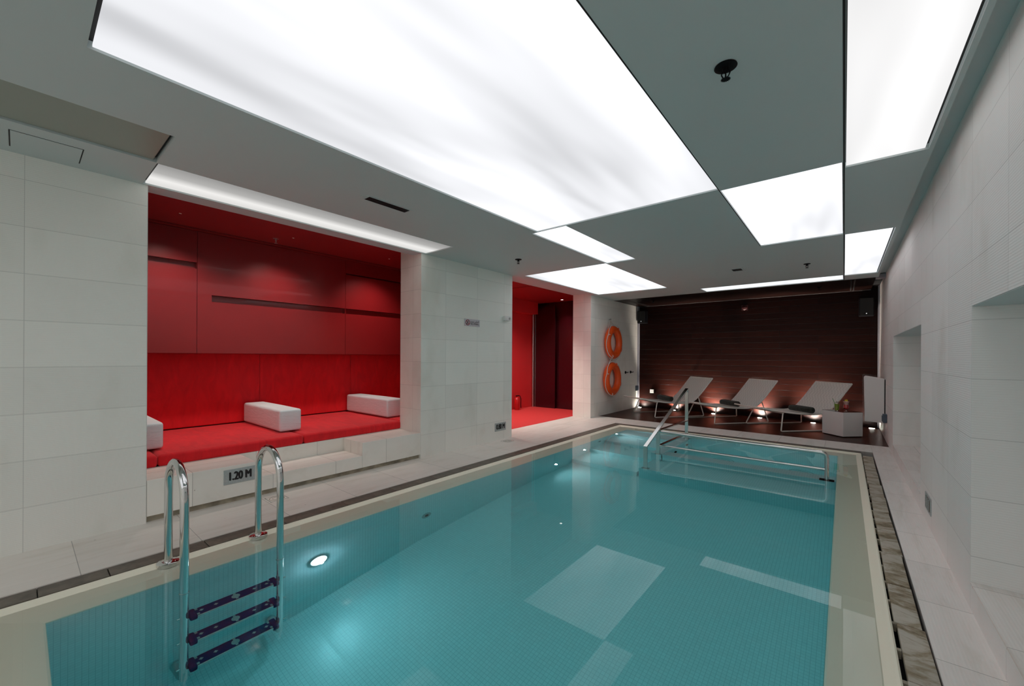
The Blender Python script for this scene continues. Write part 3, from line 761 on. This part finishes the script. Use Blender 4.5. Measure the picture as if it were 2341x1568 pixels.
bb = B(); bb.tube([(P2[0] + .02, P2[1], .255), (-1.0, P2[1] + .008, .247), (-.19, P4[1], .240), (-.158, P4[1], .232), (-.143, P4[1], .212), (P4[0], P4[1], .18), (P4[0], P4[1], -.15)], .021, 12); obj('tub_rail', bb, 'steel', hr, True)
bb = B(); bb.tube([(P2[0] + .02, P2[1], .063), (-.15, P4[1], .058)], .015, 12); obj('lower_bar', bb, 'steel', hr, True)
bb = B(); bb.box(-.205, -.075, P4[1] - .045, P4[1] + .045, -.15, -.138); obj('foot_plate', bb, 'blackplastic', hr)

# ================================================================== SIGNS AND FITTINGS ON THE LEFT WALL
def on_left(me, x, y, z, sx=1., sz=1.):
    """place flat lettering (x right, y up) on a wall that faces +X: reading direction is +Y"""
    me.transform(Matrix(((0, 0, 1, x), (sx, 0, 0, y), (0, sz, 0, z), (0, 0, 0, 1))))
    bb = B(); bb.bm.from_mesh(me); bpy.data.meshes.remove(me); return bb
def fatten(bb, d):
    bmesh.ops.remove_doubles(bb.bm, verts=bb.bm.verts[:], dist=1e-6); return bb
def depth_sign(y0, y1, z0, z1, txt, label, size, sx):
    t = thing('depth_sign', label, 'sign', (XL, (y0 + y1) / 2, z0))
    bb = B(); bb.box(XL, XL + .006, y0, y1, z0, z1); obj('plate', bb, 'signplate', t, bevel=.001)
    c = bpy.data.curves.new('lettering', 'FONT'); c.body = txt; c.size = size; c.extrude = .0007; c.align_x = 'CENTER'; c.align_y = 'CENTER'
    o = bpy.data.objects.new('lettering', c); COL.objects.link(o)
    dg = bpy.context.evaluated_depsgraph_get(); dg.update(); me = bpy.data.meshes.new_from_object(o.evaluated_get(dg)); bpy.data.objects.remove(o); bpy.data.curves.remove(c)
    bb = B()
    for k, (du, dv) in enumerate(((-.0045, 0), (.0045, 0), (-.002, .003), (.002, -.003), (0, 0))):      # heavy stencil strokes
        m2 = me.copy(); m2.transform(Matrix.Translation((du / sx, dv, .00002 * k)))
        m2.transform(Matrix(((0, 0, 1, XL + .0068), (sx, 0, 0, (y0 + y1) / 2), (0, 1, 0, (z0 + z1) / 2), (0, 0, 0, 1)))); bb.bm.from_mesh(m2); bpy.data.meshes.remove(m2)
    obj('lettering', bb, 'ink', t, label='black depth lettering', clean=False)
    for yy in (y0 + .014, y1 - .014):
        bb = B(); bb.lathe([(0, .0085), (.004, .007), (.004, .005)], (XL, yy, (z0 + z1) / 2 + .03), 10, 'x'); obj('screw', bb, 'satin', t)
depth_sign(1.113, 1.352, .168, .292, '1.20 M', 'grey metal depth plate reading 1.20 M on the stone step behind the ladder', .098, .66)
depth_sign(4.577, 4.832, .135, .260, '0.80 M', 'grey metal depth plate reading 0.80 M low on the pillar beside the red doorway', .108, .66)
t = thing('no_diving_sign', 'silver NO DIVING sign with a red prohibition ring on the pillar', 'sign', (XL, 4.08, 1.70))
y0, y1, z0, z1 = 3.927, 4.232, 1.702, 1.802
bb = B(); bb.box(XL, XL + .008, y0, y1, z0, z1); obj('plate', bb, 'signwhite', t, bevel=.001)
bb = B(); cy_, cz_ = y0 + .062, (z0 + z1) / 2; bb.torus((XL + .009, cy_, cz_), .037, .0042, 'x', 32, 8); bb.bar((XL + .0095, cy_ - .026, cz_ + .026), (XL + .0095, cy_ + .026, cz_ - .026), .003, .008); obj('ring', bb, 'signred', t, label='red prohibition ring and slash')
bb = B(); bb.tube([(XL + .009, cy_ - .016, cz_ - .024), (XL + .009, cy_ - .004, cz_ - .002), (XL + .009, cy_ + .006, cz_ + .012)], .004, 8); bb.lathe([(0, .0115), (.006, .010), (.006, .008)], (XL, cy_ + .012, cz_ + .02), 12, 'x'); bb.tube([(XL + .009, cy_ - .024, cz_ - .020), (XL + .009, cy_ - .010, cz_ - .028), (XL + .009, cy_ + .006, cz_ - .026)], .002, 6); obj('diver_figure', bb, 'ink', t)
obj('lettering', on_left(text_mesh('NO DIVING', .034), XL + .0088, y0 + .200, z0 + .032, .92), 'ink', t, clean=False)
ar = '\uFEC9\uFEEE\uFEE8\uFEE4\uFEE3 \uFEB2\uFEC4\uFED0\uFEDF\uFE8D'
try:
    obj('arabic_lettering', on_left(text_mesh(ar, .034), XL + .0088, y0 + .200, z0 + .066, .88), 'ink', t, clean=False)
except Exception: pass
# call-button box beside the doorway
t = thing('wall_switch_box', 'small white surface box with a round knob on the pillar beside the red doorway', 'switch', (XL, 4.85, 1.83))
bb = B(); bb.rbox(XL, XL + .045, 4.755, 4.895, 1.835, 1.905, .006, 2); obj('box', bb, 'whitepaint', t)
bb = B(); bb.lathe([(.017, 0), (.017, .012), (0, .012)], (XL + .045, 4.86, 1.868), 18, 'x'); obj('knob', bb, 'satin', t)
# life rings
def life_ring(yc, zc, label, tilt):
    t = thing('life_ring', label, 'life ring', (XL + .075, yc, zc - .375), 'orange life rings on the wall')
    c = (XL + .082, yc, zc); R, r = .290, .082
    bb = B(); pts = []
    for k in range(56):
        a = 2 * PI * k / 56; pts.append((c[0], c[1] + R * math.cos(a), c[2] + R * math.sin(a)))
    bb.tube(pts, r, 20, True)
    for v in bb.bm.verts: v.co.x = c[0] + (v.co.x - c[0]) * .86
    obj('shell', bb, 'orange', t, True)
    A = [PI * .25 + tilt + k * PI / 2 for k in range(4)]
    for a in A:
        bb = B()
        d = Vector((0, math.cos(a), math.sin(a))); p = Vector(c) + d * (R + r * .55)
        e = Vector((0, -math.sin(a), math.cos(a)))
        bb.tube([p - e * .05 + Vector((.045, 0, 0)), p - e * .02 + d * .025 + Vector((.05, 0, 0)), p + e * .02 + d * .025 + Vector((.05, 0, 0)), p + e * .05 + Vector((.045, 0, 0))], .010, 8)
        obj('lug', bb, 'orange', t, True)
    pts = []
    for i in range(4):
        a0, a1 = A[i], A[i] + PI / 2
        for k in range(12):
            f = k / 12; a = a0 + (a1 - a0) * f
            rr = R + r + .012 + .012 * math.sin(PI * f)
            pts.append((c[0] + .05 - .03 * math.sin(PI * f), c[1] + rr * math.cos(a), c[2] + rr * math.sin(a)))
    bb = B(); bb.tube(pts, .0075, 8, True)
    for a in A:
        p = Vector(c) + Vector((.055, math.cos(a) * (R + r * .75), math.sin(a) * (R + r * .75)))
        bb.torus(p, .02, .007, 'y' if abs(math.cos(a)) < .7 else 'z', 12, 6)
    obj('grab_rope', bb, 'rope', t, True)
    return t
r1 = life_ring(8.47, 1.60, 'upper orange life ring hanging from a wall hook', .30)
r2 = life_ring(8.42, .785, 'lower orange life ring roped beneath the other', .42)
bb = B(); bb.tube([(XL + .05, 8.27, 1.91), (XL + .02, 8.415, 2.115), (XL + .02, 8.44, 2.115), (XL + .06, 8.66, 1.90)], .006, 8); obj('hanging_cord', bb, 'rope', r1, True)
bb = B(); bb.tube([(XL + .10, 8.36, 1.26), (XL + .08, 8.30, 1.18), (XL + .09, 8.20, 1.07)], .008, 8); obj('link_rope', bb, 'rope', r2, True)
t = thing('wall_hook', 'pair of small dark screw hooks holding the upper life ring', 'hook', (XL, 8.43, 2.12))
for y in (8.41, 8.45):
    bb = B(); bb.tube([(XL - .002, y, 2.12), (XL + .03, y, 2.115), (XL + .034, y, 2.135)], .005, 8); obj('hook_pin', bb, 'blackplastic', t, True)
def robe_hook(y, z, label):
    t = thing('robe_hook', label, 'hook', (XL, y, z), 'black robe hooks on the left wall')
    bb = B(); bb.lathe([(.034, -.002), (.034, .012), (.012, .014), (.012, .03)], (XL, y, z), 18, 'x'); obj('rose', bb, 'blackplastic', t, True)
    bb = B(); bb.tube([(XL + .028, y, z), (XL + .06, y, z - .006), (XL + .075, y, z + .012)], [.009, .008, .012], 10); obj('peg', bb, 'blackplastic', t, True)
robe_hook(9.30, .905, 'black robe hook on the left wall, nearer the life rings')
robe_hook(9.60, .905, 'black robe hook on the left wall, nearer the timber wall')
def socket(x, y, z, s, label):
    t = thing('socket_box', label, 'socket', (x, y, z - .065))
    bb = B(); bb.rbox(min(x, x + s * .05), max(x, x + s * .05), y - .055, y + .055, z - .065, z + .065, .008, 2); obj('box', bb, 'bluegrey', t)
    bb = B(); bb.box(min(x + s * .05, x + s * .058), max(x + s * .05, x + s * .058), y - .04, y + .04, z - .045, z + .04); obj('flap', bb, 'bluegrey', t)
socket(XL, 9.955, .49, 1, 'blue-grey weatherproof socket box on the left wall beside the timber wall')
socket(XR, 8.30, .37, -1, 'blue-grey weatherproof socket box on the right wall beside the white wall cabinet')
# vent plate low on the right wall
t = thing('wall_vent', 'grey metal vent plate low on the right wall between the niches', 'vent', (XR, 4.41, .11))
bb = B(); bb.box(XR - .006, XR, 4.285, 4.545, .108, .235); obj('plate', bb, 'signplate', t, bevel=.001)
bb = B(); bb.box(XR - .008, XR - .005, 4.32, 4.51, .128, .215); obj('grille', bb, 'gutter', t)
for k in range(4):
    bb = B(); bb.box(XR - .011, XR - .007, 4.32 + .05 * k + .02, 4.32 + .05 * k + .032, .128, .215); obj('slat', bb, 'signplate', t)

# ================================================================== CEILING FITTINGS
def sprinkler(x, y, z, label, mat, s=1.):
    t = thing('sprinkler', label, 'sprinkler', (x, y, z), 'ceiling sprinklers')
    bb = B(); bb.lathe([(.040 * s, .0), (.041 * s, -.003), (.034 * s, -.007), (.012 * s, -.009)], (x, y, z), 28); obj('rosette', bb, mat, t, True)
    bb = B(); bb.lathe([(.013, 0), (.013, -.022), (.008, -.026), (.003, -.03), (.003, -.048)], (x, y, z), 14); obj('bulb', bb, mat, t, True)
    for sx in (-1, 1):
        bb = B(); bb.tube([(x + sx * .012, y, z - .018), (x + sx * .017, y, z - .032), (x + sx * .011, y, z - .046), (x, y, z - .054)], .0028, 8); obj('yoke_arm', bb, mat, t, True)
    bb = B(); n = 16; pts = []
    for k in range(n * 2):
        a = PI * k / n; r = .020 if k % 2 == 0 else .013; pts.append((x + r * math.cos(a), y + r * math.sin(a)))
    bb.prism(pts, 2, z - .058, z - .0555); obj('deflector', bb, mat, t)
sprinkler(-.407, 1.969, ZC, 'black ceiling sprinkler beside the largest light panel, nearest of all', 'blackplastic', 1.12)
sprinkler(-3.329, 4.183, ZC, 'black ceiling sprinkler over the left walkway, near the NO DIVING sign', 'blackplastic', 1.1)
sprinkler(-.393, 6.806, ZC, 'black ceiling sprinkler at the far right, before the slim light strip', 'blackplastic')
sprinkler(-5.206, 1.93, 2.66, 'steel sprinkler in the red ceiling above the daybed', 'satin', .8)
sprinkler(-3.38, 9.20, ZC + .004, 'dark sprinkler in the timber ceiling on the left', 'blackplastic')
sprinkler(-.35, 9.20, ZC + .004, 'dark sprinkler in the timber ceiling on the right', 'blackplastic')
def slot_vent(x, y, L, w, label, round_=True):
    t = thing('ceiling_vent', label, 'vent', (x, y, ZC))
    pts = []
    if round_:
        for k in range(13): a = PI * k / 12; pts.append((x + (w / 2) * math.cos(a), y + L / 2 - w * .3 + (w * .45) * math.sin(a)))
        for k in range(13): a = PI + PI * k / 12; pts.append((x + (w / 2) * math.cos(a), y - L / 2 + w * .3 + (w * .45) * math.sin(a)))
    else: pts = [(x - w / 2, y - L / 2), (x + w / 2, y - L / 2), (x + w / 2, y + L / 2), (x - w / 2, y + L / 2)]
    bb = B(); bb.prism(pts, 2, ZC - .004, ZC + .001); obj('frame', bb, 'ceil', t)
    bb = B(); bb.box(x - w * .36, x + w * .36, y - L / 2 + w * .34, y + L / 2 - w * .34, ZC - .0055, ZC - .004); obj('opening', bb, 'black', t)
    for k in range(3):
        bb = B(); bb.box(x - w * .22 + k * w * .22 - .002, x - w * .22 + k * w * .22 + .002, y - L / 2 + w * .36, y + L / 2 - w * .36, ZC - .008, ZC - .0055); obj('blade', bb, 'blackplastic', t)
slot_vent(-2.99, 1.98, .46, .105, 'dark slot vent with rounded ends in the ceiling near the daybed strip light')
slot_vent(-1.208, 6.64, .26, .17, 'small dark square vent in the ceiling near the far end', False)

# ================================================================== TIMBER END: uplights, loungers, table, cabinet
for i, (x, y) in enumerate(((-3.99, 9.97), (-3.15, 9.97), (-2.277, 9.96), (-1.37, 9.93), (-.46, 9.86), (.395, 9.80))):
    where = ['in the left corner', 'behind the left lounger', 'between the left and middle loungers', 'behind the middle lounger', 'behind the right lounger', 'in the right corner'][i]
    t = thing('floor_uplight', 'small round lit uplight let into the timber deck ' + where, 'floor light', (x, y, 0), 'deck uplights along the timber wall')
    bb = B(); bb.lathe([(0, .010), (.038, .008)], (x, y, 0), 22); obj('lens', bb, 'led', t, True)
    bb = B(); bb.lathe([(.038, .007), (.048, .005), (.053, .0005)], (x, y, 0), 24); obj('bezel', bb, 'satin', t, True)
    side = (.35, 0, 0, 0, 0, -.35)[i]
    lamp('uplight_beam', 'SPOT', (x, y, .02), (50, 360, 360, 360, 360, 45)[i], (1, .87, .77), t, (x + side * .3, y + .18, .30), spot_size=1.9, spot_blend=1., shadow_soft_size=.03)

def make_lounger():
    t = thing('sun_lounger', 'x', 'sun lounger')
    cp = [(-.885, .400), (-.70, .366), (-.50, .336), (-.25, .305), (0., .288), (.18, .283), (.30, .300), (.40, .342), (.50, .422), (.62, .545), (.75, .690), (.862, .815)]
    # Catmull-Rom through the profile
    pr_ = []
    for i in range(len(cp) - 1):
        p0, p1, p2, p3 = cp[max(i - 1, 0)], cp[i], cp[i + 1], cp[min(i + 2, len(cp) - 1)]
        for k in range(5):
            u = k / 5
            pr_.append(tuple(.5 * (2 * p1[j] + (p2[j] - p0[j]) * u + (2 * p0[j] - 5 * p1[j] + 4 * p2[j] - p3[j]) * u * u + (3 * p1[j] - p0[j] - 3 * p2[j] + p3[j]) * u ** 3) for j in (0, 1)))
    pr_.append(cp[-1])
    n = len(pr_); bb = B(); top = []; bot = []; hw0 = .36
    for i, (s, z) in enumerate(pr_):
        a, c = pr_[max(i - 1, 0)], pr_[min(i + 1, n - 1)]
        tx, tz = c[0] - a[0], c[1] - a[1]; L = math.hypot(tx, tz); nx, nz = -tz / L, tx / L
        e = min(i, n - 1 - i); hw = hw0 - (.018 if e == 0 else .005 if e == 1 else 0)
        rowt, rowb = [], []
        for k in range(9):
            y = -hw + 2 * hw * k / 8; sag = -.010 * (1 - (y / hw) ** 2)
            rowt.append(bb.bm.verts.new((s + nx * (.011 + sag), y, z + nz * (.011 + sag)))); rowb.append(bb.bm.verts.new((s - nx * (.011 - sag), y, z - nz * (.011 - sag))))
        top.append(rowt); bot.append(rowb)
    for i in range(n - 1):
        for k in range(8):
            bb.bm.faces.new((top[i][k], top[i + 1][k], top[i + 1][k + 1], top[i][k + 1])); bb.bm.faces.new((bot[i][k], bot[i][k + 1], bot[i + 1][k + 1], bot[i + 1][k]))
        for k in (0, 8): bb.bm.faces.new((top[i][k], bot[i][k], bot[i + 1][k], top[i + 1][k]))
    for i in (0, n - 1):
        for k in range(8): bb.bm.faces.new((top[i][k], top[i][k + 1], bot[i][k + 1], bot[i][k]))
    obj('woven_seat', bb, 'weave', t, True)
    bb = B()
    for sd in (-1, 1): bb.tube([(s, sd * (hw0 + .002), z) for s, z in pr_], .0125, 10)
    bb.tube([(pr_[0][0], -hw0, pr_[0][1]), (pr_[0][0], hw0, pr_[0][1])], .0125, 10); bb.tube([(pr_[-1][0], -hw0, pr_[-1][1]), (pr_[-1][0], hw0, pr_[-1][1])], .0125, 10)
    obj('edge_frame', bb, 'whitemetal', t, True)
    for sd in (-1, 1):
        y0, y1 = sd * .345, sd * .415
        rnd = [(-.47, y0 * .96, .325), (-.495, y0, .318), (-.503, y0 + (y1 - y0) * .06, .300), (-.590, y1, .045), (-.592, y1, .022), (-.572, y1, .012), (.572, y1, .012), (.592, y1, .022), (.590, y1, .045), (.518, y0 + (y1 - y0) * .06, .395), (.505, y0, .412), (.48, y0 * .96, .405)]
        bb = B(); bb.tube(rnd, .0105, 10); obj('sled_leg', bb, 'whitemetal', t, True)
    for s, z in ((-.485, .312), (.475, .385)):
        bb = B(); bb.tube([(s, -.345, z), (s, .345, z)], .0105, 10); obj('cross_bar', bb, 'whitemetal', t, True)
    return t
proto = make_lounger()
LG = [(-3.035, 9.195, 53, 'white woven sun lounger on the left, beneath the white wall socket'), (-1.845, 9.13, 50.5, 'white woven sun lounger in the middle of the three'), (-.735, 9.03, 47.5, 'white woven sun lounger on the right, beside the white side table')]
for i, (x, y, a, lb) in enumerate(LG):
    o = proto if i == 0 else copy_tree(proto)
    o.location = (x, y, .0); o.rotation_euler.z = math.radians(a); tag(o, lb, group='sun loungers on the timber deck')
# rolled towels
def make_towel():
    t = thing('rolled_towel', 'x', 'towel'); bb = B(); turns = 4.2; N = 110; r0, r1 = .009, .052; th = .0056
    out, inn = [], []
    for k in range(N + 1):
        a = 2 * PI * turns * k / N; r = r0 + (r1 - r0) * k / N
        out.append(((r + th) * math.cos(a), (r + th) * math.sin(a))); inn.append(((r - th * .55) * math.cos(a), (r - th * .55) * math.sin(a)))
    rows = []
    for yy, sc in ((-.232, .94), (-.22, 1), (.22, 1), (.232, .94)):
        rows.append(([bb.bm.verts.new((p[0] * sc, yy, p[1] * sc + .058)) for p in out], [bb.bm.verts.new((p[0] * sc, yy, p[1] * sc + .058)) for p in inn]))
    for (o0, i0), (o1, i1) in zip(rows, rows[1:]):
        for k in range(N):
            bb.bm.faces.new((o0[k], o0[k + 1], o1[k + 1], o1[k])); bb.bm.faces.new((i0[k], i1[k], i1[k + 1], i0[k + 1]))
        bb.bm.faces.new((o0[N], i0[N], i1[N], o1[N])); bb.bm.faces.new((o0[0], o1[0], i1[0], i0[0]))
    for (o_, i_) in (rows[0], rows[-1]):
        for k in range(N): bb.bm.faces.new((o_[k], i_[k], i_[k + 1], o_[k + 1]))
    obj('towel_roll', bb, 'towel', t, True)
    return t
tp = make_towel()
for i, ((x, y, a, lb), (tx, ty)) in enumerate(zip(LG, ((-3.09, 9.165), (-1.775, 9.075), (-.59, 8.90)))):
    o = tp if i == 0 else copy_tree(tp)
    an = math.radians(a); s = (tx - x) * math.cos(an) + (ty - y) * math.sin(an)
    o.location = (tx, ty, .306); o.rotation_euler.z = an
    tag(o, ('dark grey rolled towel on the left sun lounger', 'dark grey rolled towel on the middle sun lounger', 'dark grey rolled towel on the right sun lounger')[i], group='rolled towels on the loungers')
# cube side table
t = thing('side_table', 'white cube side table holding two cocktails, right of the loungers', 'side table', (-.02, 8.66, 0))
a_, b_, c_ = Vector((-.283, 8.669)), Vector((-.007, 8.408)), Vector((.242, 8.652)); d_ = a_ + c_ - b_
cen = (a_ + c_) / 2
def inset(k): return [tuple(cen + (p - cen) * k) for p in (a_, b_, c_, d_)]
bb = B(); bb.prism(inset(1.), 2, .012, .400); obj('body', bb, 'whitepaint', t, bevel=.006)
bb = B(); bb.prism(inset(.93), 2, 0, .013); obj('plinth', bb, 'blackplastic', t)
bb = B(); bb.prism(inset(.985), 2, .400, .4035); obj('glass_top', bb, 'acrylic', t)
ZT_ = .4036
t = thing('green_cocktail', 'green iced cocktail with mint and a straw on the white side table', 'drink', (-.087, 8.588, ZT_))
c = (-.087, 8.588, ZT_)
bb = B(); bb.lathe([(0, 0), (.025, 0), (.027, .004), (.036, .135), (.0345, .135), (.026, .012), (0, .012)], c, 24); obj('tumbler', bb, 'glass', t, True)
bb = B(); bb.lathe([(0, .013), (.0255, .013), (.0338, .118), (0, .118)], c, 24); obj('liquid', bb, 'green', t, True)
bb = B(); bb.tube([(c[0] - .005, c[1] + .01, c[2] + .05), (c[0] - .055, c[1] - .01, c[2] + .205)], .0035, 8); obj('straw', bb, 'straw', t, True)
bb = B()
for k in range(9):
    a = k * 2.4; p = Vector((c[0] + .018 * math.cos(a) + .008, c[1] + .018 * math.sin(a), c[2] + .128 + .004 * (k % 4)))
    q = p + Vector((.024 * math.cos(a), .024 * math.sin(a), .012)); w = Vector((-math.sin(a), math.cos(a), 0)) * .009; m_ = (p + q) / 2 + Vector((0, 0, .006))
    bb.quad(p, m_ + w, q, m_ - w)
obj('mint_sprig', bb, 'mint', t)
t = thing('red_cocktail', 'red cocktail in a stemmed hurricane glass on the white side table', 'drink', (.032, 8.553, ZT_))
c = (.032, 8.553, ZT_)
bb = B(); bb.lathe([(0, 0), (.030, 0), (.030, .003), (.006, .007), (.005, .022), (.014, .03), (.034, .05), (.0385, .075), (.034, .105), (.029, .125), (.031, .145), (.041, .172), (.0395, .172), (.0295, .145), (.0275, .125), (.0325, .105), (.037, .075), (.0325, .052), (.013, .034), (0, .033)], c, 28); obj('stem_glass', bb, 'glass', t, True)
bb = B(); bb.lathe([(0, .035), (.0125, .036), (.0318, .053), (.0362, .075), (.0318, .105), (.0290, .118), (0, .118)], c, 24); obj('liquid', bb, 'reddrink', t, True)
bb = B(); bb.lathe([(0, .118), (.0285, .118), (.027, .127), (.029, .145), (.036, .164), (.02, .170), (0, .172)], c, 20); obj('crushed_ice', bb, 'ice', t, True)
bb = B(); bb.lathe([(0, -.003), (.018, -.003), (.018, .003), (0, .003)], (c[0] + .004, c[1], c[2] + .183), 18, 'y'); bb.tube([(c[0] - .02, c[1], c[2] + .165), (c[0] - .012, c[1], c[2] + .195)], .005, 8); obj('fruit_garnish', bb, 'garnish', t, True)
# white wall cabinet with acrylic edge plate
t = thing('wall_cabinet', 'white wall-hung cabinet with a rounded edge on the right wall by the loungers', 'cabinet', (.38, 8.62, .26))
bb = B(); pts = [(.263, .268), (.494, .262), (.494, .957), (.30, .993), (.272, .996), (.254, .985), (.250, .962)]
bb.prism(pts, 1, 8.60, 8.70); obj('body', bb, 'whitepaint', t, bevel=.008)
bb = B(); pts = [(.243, .25), (.494, .25), (.494, .98), (.27, 1.022), (.245, 1.018), (.232, 1.0)]
bb.prism(pts, 1, 8.712, 8.722); obj('edge_plate', bb, 'acrylic', t, label='clear acrylic plate behind the cabinet')
bb = B(); bb.box(.490, XR, 8.61, 8.715, .29, .94); obj('hinge_rail', bb, 'blackplastic', t)
# small things on the timber wall
t = thing('wall_socket', 'small white square socket on the timber wall above the left lounger', 'socket', (-3.725, YB, .36))
bb = B(); bb.box(-3.77, -3.68, YB - .04, YB, .375, .465); obj('back_box', bb, 'blackplastic', t)
bb = B(); bb.rbox(-3.772, -3.678, YB - .048, YB - .038, .375, .467, .003, 2); obj('face_plate', bb, 'whitepaint', t)
bb = B(); bb.lathe([(0, -.0005), (.008, -.0005)], (-3.725, YB - .0485, .42), 12, 'y'); obj('hole', bb, 'black', t)
for x0, x1, z0, z1, lb in ((-4.055, -3.845, 2.13, 2.44, 'black loudspeaker with a tiny white light high in the left corner of the timber wall'), (.215, .425, 2.06, 2.40, 'black loudspeaker with a tiny white light high in the right corner of the timber wall')):
    t = thing('loudspeaker', lb, 'speaker', ((x0 + x1) / 2, YB - .1, z0), 'black loudspeakers on the timber wall')
    bb = B(); bb.rbox(x0, x1, YB - .19, YB + .001, z0, z1, .012, 2); obj('cabinet', bb, 'blackplastic', t)
    bb = B(); bb.box(x0 + .012, x1 - .012, YB - .197, YB - .19, z0 + .012, z1 - .012); obj('grille', bb, 'black', t)
    bb = B(); bb.lathe([(0, -.002), (.007, -.002)], ((x0 + x1) / 2, YB - .197, z0 + .045), 12, 'y'); obj('status_light', bb, 'dot', t)
t = thing('alarm_sounder', 'dark red round alarm sounder high in the middle of the timber wall', 'alarm', (-1.69, YB, 2.33))
bb = B(); bb.lathe([(.055, 0), (.055, -.04), (.04, -.055), (0, -.06)], (-1.69, YB - .001, 2.375), 24, 'y'); obj('dome', bb, 'darkred', t, True)
bb = B(); bb.box(-1.75, -1.63, YB - .02, YB, 2.315, 2.43); obj('base', bb, 'darkred', t)

# unseen downlights in the red ceiling, added to brighten the daybed recess
for i, y in enumerate((1.0, 2.05, 3.35)):
    t = thing('recess_fill_lamp', ('left', 'middle', 'right')[i] + ' small added fill lamp in the red ceiling above the daybed', 'ceiling light', (-5.02, y, 2.66))
    bb = B(); bb.lathe([(0, -.001), (.012, -.001)], (-5.02, y, 2.66), 16); obj('lens', bb, 'dimdot', t)
    lamp('recess_fill_beam', 'SPOT', (-5.02, y, 2.65), 50, (1, .86, .78), t, (-5.50, y, 1.1), spot_size=1.9, spot_blend=1., shadow_soft_size=.06)

# ================================================================== CAMERA, WORLD, COLOUR
f, cx, cy, yaw, rol, H = 925.5, 1170.5, 814.36, .6867, .005, 1.28
F = Vector((-math.sin(yaw), math.cos(yaw), 0)); Rr = Vector((math.cos(yaw), math.sin(yaw), 0)); U = Vector((0, 0, 1))
R3 = Rr * math.cos(rol) + U * math.sin(rol); U3 = U * math.cos(rol) - Rr * math.sin(rol)
cam = bpy.data.cameras.new('camera'); co = bpy.data.objects.new('camera', cam); COL.objects.link(co)
cam.sensor_fit = 'HORIZONTAL'; cam.sensor_width = 36; cam.lens = 36 * f / 2341; cam.shift_x = 0; cam.shift_y = (cy - 784) / 2341
cam.clip_start = .02; cam.clip_end = 60
co.matrix_world = Matrix(((R3.x, U3.x, -F.x, 0), (R3.y, U3.y, -F.y, 0), (R3.z, U3.z, -F.z, H), (0, 0, 0, 1)))
S.camera = co
w = bpy.data.worlds.new('world'); S.world = w; w.use_nodes = True
w.node_tree.nodes['Background'].inputs[0].default_value = (0, 0, 0, 1); w.node_tree.nodes['Background'].inputs[1].default_value = 0
S.view_settings.view_transform = 'Standard'; S.view_settings.look = 'None'; S.view_settings.gamma = 1; S.view_settings.use_curve_mapping = False
S.view_settings.exposure = 0.24
try:
    S.cycles.max_bounces = 10; S.cycles.diffuse_bounces = 6; S.cycles.glossy_bounces = 5; S.cycles.transmission_bounces = 8; S.cycles.use_light_tree = False; S.cycles.adaptive_threshold = .015
    S.cycles.caustics_refractive = True; S.cycles.caustics_reflective = True; S.cycles.blur_glossy = .5; S.cycles.sample_clamp_indirect = 6
except Exception: pass
